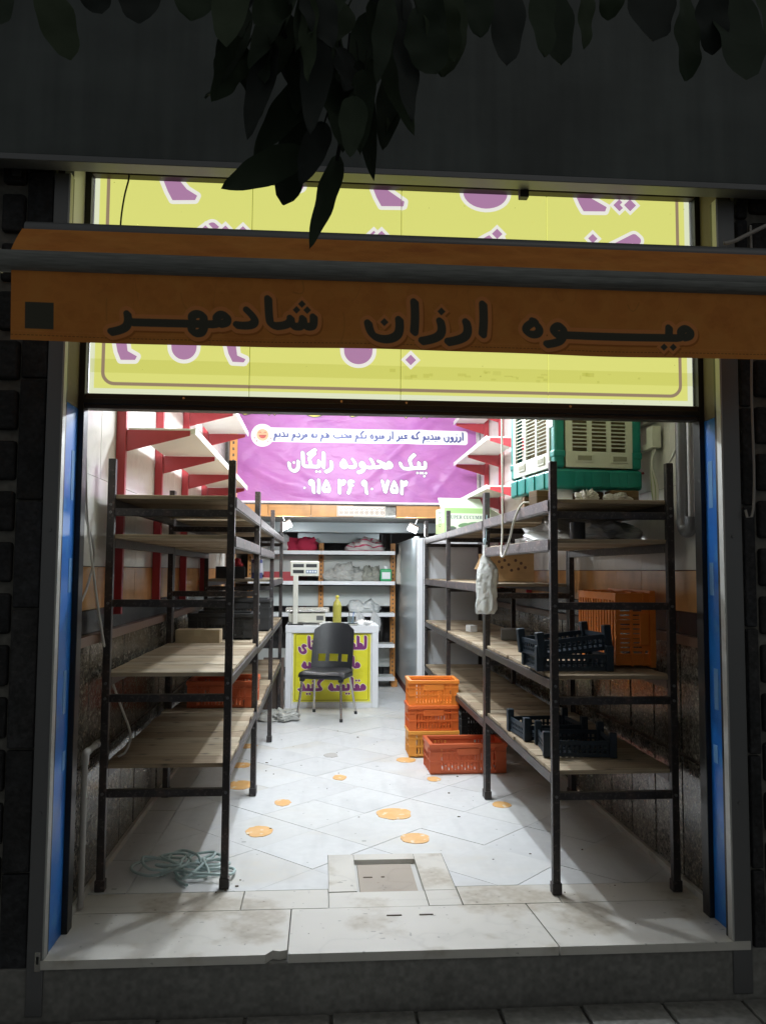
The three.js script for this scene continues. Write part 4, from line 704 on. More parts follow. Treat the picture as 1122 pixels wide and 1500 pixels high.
// ---------- crates ----------
function crate(name, label, m, [w, d, h], pos, turn, group, tilt = 0, floor = true) {
  const c = thing(name, label, 'crate', pos, turn, group); if (tilt) c.rotation.z = tilt;
  const t = 0.008;
  const wall = (len) => {                     // slotted side: bands, ribs and bars, in the x-y plane
    const o = [], hw = len / 2, y1 = h - 0.028;
    o.push(bb(-hw, hw, 0.001, h * 0.13, -t / 2, t / 2), bb(-hw, hw, y1 - 0.004, h - 0.026, -t / 2, t / 2));
    const rows = [[h * 0.13, h * 0.38], [h * 0.45, h * 0.68], [h * 0.74, y1 - 0.004]];
    o.push(bb(-hw, hw, h * 0.38, h * 0.45, -t / 2, t / 2), bb(-hw, hw, h * 0.68, h * 0.74, -t / 2, t / 2));
    const n = Math.round(len / 0.03);
    rows.forEach(([a, b], r) => {
      const solid = 0.14 * len;
      o.push(bb(-hw, -hw + solid, a, b, -t / 2, t / 2), bb(hw - solid, hw, a, b, -t / 2, t / 2));
      if (r === 2) o.push(bb(-0.1, 0.1, a, b, -t / 2, t / 2));
      for (let i = 1; i < n; i++) { const x = -hw + solid + (len - 2 * solid) * i / n; if (r === 2 && Math.abs(x) < 0.1) continue; o.push(bb(x - 0.0072, x + 0.0072, a, b, -t / 2, t / 2)); }
    });
    for (const x of [-hw + 0.14 * len, -len * 0.12, len * 0.12, hw - 0.14 * len]) o.push(bb(x - 0.004, x + 0.004, 0.004, h - 0.03, t / 2, t / 2 + 0.006));
    o.push(bb(-hw, hw, h * 0.39, h * 0.44, t / 2, t / 2 + 0.005), bb(-hw, hw, h * 0.69, h * 0.73, t / 2, t / 2 + 0.005));
    return o;
  };
  for (const [len, dist, ry] of [[w, d / 2, 0], [w, d / 2, Math.PI], [d - 0.02, w / 2, Math.PI / 2], [d - 0.02, w / 2, -Math.PI / 2]]) {
    const gs = wall(len).map((g) => g.translate(0, 0, dist - t / 2 - 0.006).rotateY(ry)); const o = part('side_wall', gs, m, c);
    part('handle', [bb(-0.075, 0.075, h - 0.075, h - 0.03, dist - 0.005, dist + 0.003, 0.003).rotateY(ry)], m, o);
  }
  part('rim', [bb(-w / 2 - 0.006, w / 2 + 0.006, h - 0.026, h, d / 2 - 0.02, d / 2 + 0.006, 0.004), bb(-w / 2 - 0.006, w / 2 + 0.006, h - 0.026, h, -d / 2 - 0.006, -d / 2 + 0.02, 0.004), bb(-w / 2 - 0.006, -w / 2 + 0.02, h - 0.026, h, -d / 2 + 0.02, d / 2 - 0.02), bb(w / 2 - 0.02, w / 2 + 0.006, h - 0.026, h, -d / 2 + 0.02, d / 2 - 0.02)], m, c);
  const bars = [bb(-w / 2 + 0.008, w / 2 - 0.008, 0.002, 0.01, -d / 2 + 0.006, -d / 2 + 0.04), bb(-w / 2 + 0.008, w / 2 - 0.008, 0.002, 0.01, d / 2 - 0.04, d / 2 - 0.006)];
  for (let i = 0; i < 14; i++) { const x = -w / 2 + 0.02 + (w - 0.04) * i / 13; bars.push(bb(x - 0.008, x + 0.008, 0.003, 0.009, -d / 2 + 0.04, d / 2 - 0.04)); }
  part('bottom', bars, m, c);
  return c;
}
const plastic = (r, g, b) => mat({ color: lin(r, g, b), roughness: 0.42, bumpMap: tScratch, bumpScale: 0.0008 });
const cO1 = plastic(0.86, 0.26, 0.035), cO2 = plastic(0.76, 0.165, 0.035), cO3 = plastic(0.8, 0.36, 0.06), cO4 = plastic(0.62, 0.13, 0.045);
const stackG = 'orange crates stacked in the aisle';
crate('plastic_crate', 'mustard orange crate at the bottom of the aisle stack', cO3, [0.365, 0.27, 0.19], [0.828, 0.003, -3.14], 0, stackG);
crate('plastic_crate', 'red orange crate in the middle of the aisle stack', cO2, [0.365, 0.27, 0.19], [0.826, 0.186, -3.14], 0.015, stackG);
crate('plastic_crate', 'bright orange crate on top of the aisle stack', cO1, [0.365, 0.27, 0.19], [0.828, 0.369, -3.14], -0.01, stackG);
crate('plastic_crate', 'empty red orange crate on the floor leaning into the crate stack', cO4, [0.52, 0.3, 0.2], [0.99, 0.003, -2.66], 0.03);
crate('plastic_crate', 'red orange crate on a low plank shelf of the rack beside the red wall brackets', cO4, [0.42, 0.36, 0.17], [-0.62, 0.493, -2.4], 0);
// big crate lying on its long side, bottom grid to the aisle
{ const c = crate('plastic_crate', 'bright orange crate lying on its side behind the blue trays on the rack', cO1, [0.56, 0.345, 0.19], [1.365, 0.915 + 0.18, -1.0], 0); c.quaternion.setFromRotationMatrix(new THREE.Matrix4().makeBasis(V(0, 0, 1), V(1, 0, 0), V(0, 1, 0))); }
for (const [x, y, z, s, lab] of [[-0.66, 0.903, -2.62, [0.42, 0.34, 0.17], 'large black crate on the rack behind the low white carton'], [-0.62, 0.903, -3.35, [0.46, 0.34, 0.24], 'tall black crate on the plank shelf below the blue can'], [1.33, 0.003, -3.95, [0.36, 0.5, 0.2], 'black crate on the floor behind the orange crate stack']]) crate('black_crate', lab, M.crateBlack, s, [x, y, z], 0, 'black crates on and under the racks');
{
  // shallow blue fruit trays with raised corner posts
  const tray = (pos, turn, tilt, label, w = 0.32, d = 0.25, h = 0.075) => {
    const t = thing('fruit_tray', label, 'tray', pos, turn, 'dark blue fruit trays on the rack under the cooler'); t.rotation.order = 'YXZ'; t.rotation.z = tilt;
    const side = (len) => { const o = [bb(-len / 2, len / 2, 0.002, 0.02, -0.003, 0.003), bb(-len / 2, len / 2, h - 0.02, h, -0.004, 0.004)]; const n = Math.round(len / 0.024); for (let i = 0; i <= n; i++) { const x = -len / 2 + len * i / n; o.push(bb(x - 0.005, x + 0.005, 0.019, h - 0.019, -0.003, 0.003)); } o.push(bb(-len / 2, len / 2, h * 0.42, h * 0.52, -0.003, 0.003)); return o; };
    for (const [len, dist, ry] of [[w, d / 2, 0], [w, d / 2, Math.PI], [d, w / 2, Math.PI / 2], [d, w / 2, -Math.PI / 2]]) part('side_wall', side(len).map((g) => g.translate(0, 0, dist).rotateY(ry)), M.crateBlue, t);
    for (const sx of [-1, 1]) for (const sz of [-1, 1]) part('corner_post', [bb(sx * w / 2 - 0.017, sx * w / 2 + 0.017, 0.001, h + 0.04, sz * d / 2 - 0.017, sz * d / 2 + 0.017, 0.004)], M.crateBlue, t);
    const bars = []; for (let i = 0; i <= 12; i++) { const x = -w / 2 + w * i / 12; bars.push(bb(x - 0.006, x + 0.006, 0.003, 0.009, -d / 2, d / 2)); } for (let i = 0; i <= 8; i++) { const z = -d / 2 + d * i / 8; bars.push(bb(-w / 2, w / 2, 0.0035, 0.0085, z - 0.005, z + 0.005)); } part('bottom_grid', bars, M.crateBlue, t); return t;
  };
  tray([1.135, 0.914, -0.74], 0.0, 0, 'dark blue fruit tray at the bottom of the pair beside the tall orange crates');
  tray([1.13, 0.99, -0.75], 0.1, 0.1, 'tilted dark blue fruit tray on top of another beside the tall orange crates');
  tray([1.2, 0.514, -0.84], -0.12, 0, 'dark blue fruit tray on the lowest shelf under the cooler, closer to the rack end', 0.3, 0.27, 0.075);
  tray([1.17, 0.514, -1.22], 0.08, 0, 'dark blue fruit tray on the lowest shelf under the cooler, farther from the rack end', 0.3, 0.27, 0.075);
}
{ const u = thing('orange_upright', 'orange perforated steel upright beside the purple banner', 'upright', [-0.87, 0, -4.98]); part('column', [bb(-0.035, 0.035, 1.1, 3.2, -0.03, 0.03, 0.003)], M.orangePaint, u); const hs = []; for (let y = 1.2; y < 3.1; y += 0.06) hs.push(bb(-0.009, 0.009, y, y + 0.026, 0.0302, 0.0315)); part('slots', hs, M.joint, u); }
// ---------- evaporative cooler ----------
{
  const c = thing('air_cooler', 'teal green evaporative air cooler with cream louvre panels, standing on wooden blocks', 'air cooler', [1.09, 1.752, -0.75], 0.115);
  const W = 0.455, D = 0.62, H = 0.92;      // local: x 0..W, y 0..H, z -D..0
  part('tank', [bb(0, W, 0, 0.1, -D, 0, 0.018)], M.teal, c);
  for (const x of [0.1, 0.19, 0.28, 0.37]) part('tank_rib', [bb(x, x + 0.05, 0.012, 0.088, 0.0005, 0.006, 0.004)], M.teal, c);
  for (const z of [-0.12, -0.25, -0.38, -0.5]) part('tank_rib', [bb(-0.006, -0.0005, 0.012, 0.088, z - 0.05, z, 0.004)], M.teal, c);
  for (const [x, z] of [[0.03, -0.03], [W - 0.03, -0.03], [0.03, -D + 0.03], [W - 0.03, -D + 0.03]]) { const p = part('corner_post', [bb(x - 0.027, x + 0.027, 0.1005, H, z - 0.027, z + 0.027, 0.014)], M.teal, c); part('collar', [bb(x - 0.031, x + 0.031, 0.15, 0.19, z - 0.031, z + 0.031, 0.012)], M.teal, p); }
  part('top_cap', [bb(-0.004, W + 0.004, H + 0.0005, H + 0.06, -D - 0.004, 0.004, 0.02)], M.teal, c);
  part('cooling_pad', [bb(0.075, W - 0.03, 0.101, H, -D + 0.03, -0.075)], M.coolingPad, c);
  const panel = (w, cols, turn, at) => {
    const g = new THREE.Group(); g.name = 'louvre_panel'; c.add(g); g.position.set(...at); g.rotation.y = turn;
    const y0 = 0.105, y1 = H - 0.01, m = 0.032, cw = (w - 2 * m - (cols - 1) * 0.022) / cols, fr = [];
    fr.push(bb(0, w, y0, y0 + 0.078, -0.012, 0, 0.003), bb(0, w, y1 - 0.04, y1, -0.012, 0, 0.003), bb(0, m, y0 + 0.078, y1 - 0.04, -0.012, 0), bb(w - m, w, y0 + 0.078, y1 - 0.04, -0.012, 0));
    for (let i = 1; i < cols; i++) { const x = m + i * cw + (i - 1) * 0.022; fr.push(bb(x, x + 0.022, y0 + 0.078, y1 - 0.04, -0.011, -0.001)); }
    part('panel_frame', fr, M.cream, g);
    for (let i = 0; i < cols; i++) { const sl = [], x = m + i * (cw + 0.022); for (let y = y0 + 0.1; y < y1 - 0.045; y += 0.0185) sl.push(bb(0, cw, -0.003, 0.0025, -0.005, 0.004).rotateX(0.35).translate(x, y, -0.006)); part('slats', sl, M.cream, g); }
    for (const x of [w * 0.27, w * 0.8]) { part('handle_cup', [bb(x - 0.045, x + 0.045, y0 + 0.025, y0 + 0.065, 0.0005, 0.006, 0.002)], M.cream, g); part('handle_recess', [bb(x - 0.035, x + 0.035, y0 + 0.034, y0 + 0.056, 0.0062, 0.0075)], mat({ color: lin(0.3, 0.29, 0.22), roughness: 0.7 }), g); }
  };
  panel(W - 0.115, 3, 0, [0.06, 0, 0.001]);
  panel(D - 0.12, 3, -Math.PI / 2, [-0.001, 0, -D + 0.06]);
  part('label_sticker', [bb(0.012, 0.05, 0.36, 0.5, -0.0029 + 0.0, 0.0005), bb(0.016, 0.044, 0.33, 0.36, -0.0029, 0.0005)], mat({ color: lin(0.72, 0.66, 0.3), roughness: 0.6 }), c);
  part('label_sticker', [bb(-0.0006, 0.0028, 0.3, 0.35, -0.055, -0.02)], M.whitePaint, c);
  part('red_badge', [bb(W - 0.03, W - 0.012, 0.36, 0.45, -0.0029, 0.001)], mat({ color: lin(0.5, 0.02, 0.05), roughness: 0.4 }), c);
  part('hose_nozzle', [rod([W, 0.09, -0.05], [W + 0.03, 0.092, -0.05], 0.006, 8)], M.red, c);
  const darkWood = mat({ map: tWood[1], color: lin(0.42, 0.34, 0.26), roughness: 0.9 });
  for (const [x, y, z, w, h, d, ry, m, lab] of [[1.06, 1.7155, -0.86, 0.1, 0.07, 0.09, 0.2, 0, 'rough wooden block under the aisle corner of the cooler'], [1.1, 1.7155, -1.2, 0.1, 0.07, 0.1, -0.1, 3, 'rough wooden block under the rear of the cooler'], [1.44, 1.7155, -0.82, 0.14, 0.07, 0.09, 0, 1, 'wide wooden block under the cooler on the wall side'], [1.3, 1.7155, -0.9, 0.12, 0.07, 0.1, 0.2, 3, 'wooden block between white rags under the cooler']]) {
    const b = single('wood_block', [bc(0, 0, 0, w, h, d, 0.006)], darkWood, lab, 'wood block', 'wooden blocks under the cooler'); b.position.set(x, y, z); b.rotation.y = ry;
  }
  put('white_rag', [heap(0.09, 0.045, 0.06, 12, 0.9)], M.rag, [1.2, 1.681, -0.62], 0.1, 'crumpled white rag on the plank shelf under the cooler, next to the rack post', 'rag');
  put('white_rag', [heap(0.1, 0.035, 0.05, 15, 0.9)], M.rag, [1.34, 1.681, -0.6], -0.1, 'crumpled white rag under the cooler, beside the wide wooden block', 'rag');
  const cord = single('power_cord', [tube([[0.985, 2.6, -1.38], [0.975, 2.2, -1.36], [0.972, 1.75, -1.34], [0.966, 1.56, -1.32], [0.95, 1.455, -1.28], [0.945, 1.44, -1.2], [0.948, 1.5, -1.1], [0.962, 1.62, -1.02], [0.995, 1.7, -0.98], [1.05, 1.695, -0.96], [1.09, 1.7, -1.0]], 0.0055, 60, 7)], M.cordWhite, 'white power cord looping down beside the green cooler', 'cord');
}
put('foil_bag', [heap(0.46, 0.12, 0.6, 21, 0.6, 36)], mat({ color: lin(0.78, 0.79, 0.8), roughness: 0.25, metalness: 0.25, bumpMap: tWrinkle, bumpScale: 0.012 }), [1.3, 1.507, -1.0], 0.1, 'crumpled silver foil bag on the narrow shelf under the cooler', 'bag');
put('grease_can', [rod([0, 0.001, 0], [0, 0.08, 0], 0.035, 16)], M.blackPlastic, [1.17, 1.507, -0.66], 0, 'small black can beside the silver foil bag', 'can');
// ---------- cartons and small goods ----------
{
  const w = 0.4, h = 0.215, d = 0.3;
  const face = canvasTex(512, 280, (c) => {
    c.fillStyle = '#c2ccb8'; c.fillRect(0, 0, 512, 280); c.fillStyle = '#8fb074'; c.fillRect(0, 0, 512, 62); c.fillRect(0, 0, 24, 280);
    c.fillStyle = '#2f4450'; c.font = 'bold 50px serif'; c.fillText('SUPER CUCUMBER', 40, 122, 440);
    c.fillStyle = '#5f7f5a'; for (const [x, y, a, b] of [[210, 190, 60, 22], [300, 176, 70, 18], [250, 215, 56, 20], [80, 226, 40, 24], [380, 205, 40, 16]]) { c.beginPath(); c.ellipse(x, y, a, b, -0.2, 0, 7); c.fill(); }
    c.fillStyle = '#46504a'; c.fillRect(60, 214, 70, 34);
  });
  const side = canvasTex(320, 280, (c) => { c.fillStyle = '#dfe9cf'; c.fillRect(0, 0, 320, 280); c.fillStyle = '#c7dc9c'; c.fillRect(0, 170, 320, 110); c.strokeStyle = '#7d9a5a'; c.lineWidth = 10; c.beginPath(); c.arc(160, 150, 52, 0, 7); c.stroke(); c.beginPath(); c.arc(160, 150, 26, 0, 7); c.stroke(); c.fillStyle = '#6d8a8e'; c.font = 'bold 40px serif'; c.fillText('fresh', 110, 60); });
  const b = thing('cucumber_carton', 'green and white carton marked SUPER CUCUMBER on top of the rack', 'carton', [1.2, 1.677, -3.92], 0.1);
  part('carton_body', [bb(-w / 2, w / 2, 0, h, -d / 2, d / 2 - 0.002, 0.002)], mat({ color: lin(0.6, 0.68, 0.5), roughness: 0.7 }), b);
  part('printed_front', [rectUv(bb(-w / 2 + 0.002, w / 2 - 0.002, 0.002, h - 0.002, d / 2 - 0.0015, d / 2), -w / 2, w / 2, 0, h)], mat({ map: face, roughness: 0.6 }), b);
  const sd = bb(-d / 2 + 0.002, d / 2 - 0.002, 0.002, h - 0.002, 0, 0.0015); rectUv(sd, -d / 2, d / 2, 0, h); sd.rotateY(-Math.PI / 2); sd.translate(-w / 2 - 0.0005, 0, 0);
  part('printed_end', [sd], mat({ map: side, roughness: 0.6 }), b);
  const fl = new THREE.BoxGeometry(0.38, 0.003, 0.15); fl.translate(0, 0, -0.075); fl.rotateX(0.75); fl.translate(0.0, h, -d / 2 + 0.14);
  part('open_flap', [muv(fl)], mat({ color: lin(0.75, 0.82, 0.7), roughness: 0.7 }), b);
  const f2 = new THREE.BoxGeometry(0.15, 0.003, 0.28); f2.translate(0.075, 0, 0); f2.rotateZ(-0.5); f2.translate(w / 2, h, 0); part('open_flap', [muv(f2)], mat({ color: lin(0.75, 0.82, 0.7), roughness: 0.7 }), b);
}
function carton(name, label, [w, h, d], pos, turn, m, glintOrTape = true) { const b = thing(name, label, 'carton', pos, turn); part('carton_body', [bb(-w / 2, w / 2, 0, h, -d / 2, d / 2, 0.003)], m, b); if (glintOrTape) part('glint_or_tape_strip', [bb(-0.02, 0.02, h + 0.0002, h + 0.0012, -d / 2, d / 2), bb(-0.02, 0.02, h * 0.55, h, d / 2 + 0.0003, d / 2 + 0.0013)], mat({ color: lin(0.6, 0.5, 0.34), roughness: 0.35 }), b); return b; }
{
  const b = carton('brown_carton', 'brown cardboard box with punched round holes on the rack behind the hanging bag', [0.33, 0.2, 0.3], [1.33, 1.288, -2.85], 0.05, M.card, false);
  for (const [x, y] of [[-0.09, 0.14], [-0.05, 0.15], [-0.02, 0.12], [0.03, 0.15], [0.07, 0.13], [-0.07, 0.1], [0.0, 0.08], [0.05, 0.09], [0.1, 0.1]]) part('punched_hole', [rod([x, y, 0.1502], [x, y, 0.1512], 0.011, 12)], mat({ color: lin(0.12, 0.06, 0.04), roughness: 0.9 }), b);
  const fl = new THREE.BoxGeometry(0.003, 0.12, 0.16); fl.rotateZ(-0.45); fl.translate(-0.2, 0.14, 0.05); part('open_flap', [muv(fl)], M.card, b);
}
carton('low_carton', 'low off-white carton on the plank shelf in front of the large black crate', [0.27, 0.085, 0.14], [-0.76, 0.903, -2.2], 0, mat({ map: tCard, color: lin(1.25, 1.6, 2.3), roughness: 0.8 }));
carton('small_carton', 'tiny white box on the plank shelf below the hanging bag', [0.06, 0.05, 0.08], [1.16, 0.893, -3.3], 0.3, mat({ color: lin(0.6, 0.6, 0.58), roughness: 0.8 }), false);
carton('grey_carton', 'flat grey box deep on the plank shelf below the holed brown box', [0.2, 0.07, 0.2], [1.34, 0.893, -2.6], -0.2, mat({ color: lin(0.2, 0.2, 0.2), roughness: 0.8 }), false);
{
  const c = thing('paint_can', 'blue metal can with a white label on the upper plank shelf near the counter', 'can', [-0.55, 1.287, -4.0]);
  part('body', [rod([0, 0, 0], [0, 0.16, 0], 0.048, 22)], mat({ color: lin(0.05, 0.06, 0.2), roughness: 0.35 }), c); part('label_band', [rod([0, 0.05, 0], [0, 0.13, 0], 0.0488, 22)], mat({ color: lin(0.45, 0.45, 0.52), roughness: 0.5 }), c); part('lid', [rod([0, 0.1601, 0], [0, 0.168, 0], 0.05, 22)], M.chrome, c);
  put('tool_box', [bb(-0.12, 0.12, 0, 0.1, -0.09, 0.09, 0.006)], M.blackPlastic, [-0.76, 1.287, -3.9], 0.1, 'black plastic tool box on the shelf beside the blue can', 'box');
  put('red_pouch', [heap(0.1, 0.06, 0.09, 33, 0.7)], mat({ color: lin(0.4, 0.02, 0.03), roughness: 0.6 }), [-0.72, 1.388, -3.9], 0, 'small red pouch lying on the black tool box', 'pouch');
}
// hanging roll of plastic bags on the rack post
{
  const b = thing('bag_bundle', 'bundle of white plastic bags hanging by its handles from the rack post', 'plastic bags', [0.985, 1.52, -1.88]);
  const prof = [[0.012, 0], [0.014, -0.03], [0.018, -0.06], [0.03, -0.09], [0.046, -0.12], [0.06, -0.15], [0.064, -0.19], [0.06, -0.23], [0.056, -0.27], [0.055, -0.31], [0.057, -0.35], [0.058, -0.39], [0.06, -0.4], [0.052, -0.412]];
  const ring = 40, pos = [], idx = [];
  prof.forEach(([r, y], j) => { for (let i = 0; i < ring; i++) { const t = i / ring * Math.PI * 2, k = 1 + 0.07 * Math.sin(t * 7 + j * 0.7) + 0.09 * Math.sin(t * 11 - j) + 0.28 * (vn(i * 0.5, j * 1.1, 20, 32, 4) - 0.5); pos.push(Math.cos(t) * r * k + (y < -0.1 ? 0.016 : 0) + 0.14 * Math.max(0, -y - 0.15) * -0.4, y + 0.006 * Math.sin(t * 3) * (j > 10 ? 1 : 0), Math.sin(t) * r * 0.4 * k); } });
  for (let j = 0; j < prof.length - 1; j++) for (let i = 0; i < ring; i++) { const a = j * ring + i, c = j * ring + (i + 1) % ring; idx.push(a, c, a + ring, c, c + ring, a + ring); }
  for (let i = 1; i < ring - 1; i++) idx.push((prof.length - 1) * ring, (prof.length - 1) * ring + i, (prof.length - 1) * ring + i + 1);
  const g = new THREE.BufferGeometry(); g.setAttribute('position', new THREE.Float32BufferAttribute(pos, 3)); g.setIndex(idx); g.computeVertexNormals();
  part('bags', [muv(g)], mat({ color: lin(0.8, 0.81, 0.8), roughness: 0.4, transmission: 0.25, thickness: 0, bumpMap: tWrinkle, bumpScale: 0.008, side: THREE.DoubleSide }), b);
  part('string', [tube([[0, -0.005, 0], [0.008, 0.06, -0.01], [0.012, 0.16, -0.012], [0.016, 0.2, -0.03]], 0.0022, 12, 5), tube([[0, -0.005, 0], [-0.01, 0.02, 0], [0.0, 0.04, -0.015], [0.014, 0.02, -0.02]], 0.003, 12, 5)], mat({ color: lin(0.35, 0.5, 0.56), roughness: 0.6 }), b);
}
// ---------- pipes, cords, hose ----------
{
  const p = thing('drain_pipe', 'grey plastic elbow pipe low on the wall behind the long white cord', 'pipe', [-0.945, 0, -0.42]);
  part('vertical_pipe', [rod([0, 0.01, 0], [0, 0.575, 0], 0.0125, 14)], M.pvc, p); part('elbow', [tube([[0, 0.57, 0], [0.0, 0.61, -0.01], [0, 0.615, -0.05]], 0.0155, 10, 14)], M.pvc, p); part('horizontal_pipe', [rod([0, 0.615, -0.05], [0, 0.615, -0.33], 0.0125, 14)], M.pvc, p); part('coupling', [rod([0, 0.615, -0.15], [0, 0.615, -0.2], 0.016, 14)], M.pvc, p);
  const q = thing('wall_pipe', 'thick grey pipe with a bend on the wall beyond the cooler', 'pipe', [1.565, 0, -0.43]);
  part('vertical_pipe', [rod([0, 1.58, 0], [0, 2.5, 0], 0.024, 16)], M.greyMetal, q); part('bend', [tube([[0, 1.59, 0], [0, 1.55, 0.012], [0, 1.535, 0.045], [0, 1.555, 0.08], [0, 1.6, 0.088]], 0.0265, 16, 14)], M.greyMetal, q); part('thin_pipe', [rod([0, 1.58, 0.088], [0, 2.5, 0.088], 0.013, 12)], M.pvc, q);
  const w = thing('junction_box', 'cream junction box with a bundle of loose wires on the wall beyond the cooler', 'junction box', [1.585, 1.99, -0.72]);
  part('box', [bb(-0.045, 0.0, -0.045, 0.06, -0.035, 0.035, 0.004)], M.cream, w);
  for (let i = 0; i < 6; i++) part('wire', [tube([[-0.02, -0.04, -0.02 + i * 0.008], [-0.025 - 0.004 * i, -0.12, -0.03 + i * 0.012], [-0.02, -0.22, -0.04 + i * 0.014], [-0.02, -0.31, -0.02 + i * 0.01]], 0.0035, 16, 5)], i % 3 ? M.cordWhite : mat({ color: lin(0.3, 0.35, 0.2), roughness: 0.5 }), w);
  const ct = thing('cable_duct', 'pale plastic cable ducts running along the wall above the junction box', 'cable duct', [1.585, 2.08, -0.7]);
  part('duct', [bb(-0.03, 0, 0.0, 0.035, -0.4, 0.28, 0.003)], M.pvc, ct); part('duct', [bb(-0.028, 0, -0.13, -0.1, -0.4, -0.05, 0.003)], M.cream, ct);
  single('loose_cable', [tube([[1.57, 2.3, -0.4], [1.565, 2.013, -0.416], [1.56, 1.9, -0.48], [1.545, 1.845, -0.52], [1.53, 1.83, -0.5], [1.53, 1.79, -0.48]], 0.005, 30, 7)], M.cordWhite, 'white cord running down to the rack post beyond the cooler', 'cord');
  single('loose_cable', [tube([[-0.952, 2.0, -0.24], [-0.952, 1.742, -0.26], [-0.95, 1.587, -0.325], [-0.945, 1.426, -0.46], [-0.95, 1.286, -0.39], [-0.955, 1.2, -0.3], [-0.955, 1.14, -0.33]], 0.005, 40, 7)], M.pvc, 'short grey cord curling on the tiled wall next to the door frame', 'cord');
  single('loose_cable', [tube([[-0.945, 1.97, -0.28], [-0.935, 1.598, -0.3], [-0.93, 1.313, -0.42], [-0.93, 1.108, -0.55], [-0.92, 0.9, -0.68], [-0.885, 0.74, -0.76], [-0.85, 0.62, -0.79], [-0.86, 0.55, -0.76], [-0.89, 0.53, -0.74]], 0.0055, 50, 7)], M.cordWhite, 'long white cord hanging from the door frame down to the lowest plank shelf', 'cord');
  single('thin_wire', [tube([[-0.78, 2.93, -0.17], [-0.778, 2.9, -0.17], [-0.795, 2.82, -0.172], [-0.805, 2.7, -0.17], [-0.8, 2.5, -0.17]], 0.0035, 20, 6)], M.cordBlack, 'thin black wire hanging in front of the lit yellow sign', 'wire');
  single('pier_cable', [tube([[1.66, 2.72, 0.02], [1.66, 2.4, 0.02], [1.648, 2.096, 0.018], [1.648, 1.75, 0.02], [1.635, 1.6, 0.03], [1.618, 1.56, 0.028], [1.61, 1.6, 0.02]], 0.005, 40, 7)], M.pvc, 'pale cable hanging down the stone pier next to the shutter rail', 'cable');
  single('top_cable', [tube([[1.54, 2.635, 0.04], [1.58, 2.645, 0.045], [1.64, 2.675, 0.05], [1.73, 2.72, 0.05], [1.9, 2.8, 0.04]], 0.008, 24, 8)], M.pvc, 'loose cable curling under the fascia by the stone pier', 'cable');
  // garden hose thrown in a heap
  const hp = []; for (let i = 0; i < 46; i++) { const t = i * 0.66, r = 0.085 + 0.05 * Math.sin(i * 1.7) + (i < 6 ? 0.05 : 0); hp.push(V(-0.57 + Math.cos(t) * r * 1.25, 0.01 + (i % 6) * 0.007 + 0.012 * Math.abs(Math.sin(i * 0.9)), -0.83 + Math.sin(t) * r * 1.1)); }
  hp.unshift(V(-0.56, 0.011, -0.63), V(-0.6, 0.011, -0.68), V(-0.61, 0.014, -0.76)); hp.push(V(-0.7, 0.02, -0.74), V(-0.82, 0.012, -0.8), V(-0.84, 0.011, -0.9), V(-0.74, 0.011, -0.98), V(-0.62, 0.012, -0.96));
  single('garden_hose', [tube(hp, 0.0065, 460, 8)], M.hose, 'tangled pale green garden hose on the floor by the rack foot', 'hose');
}
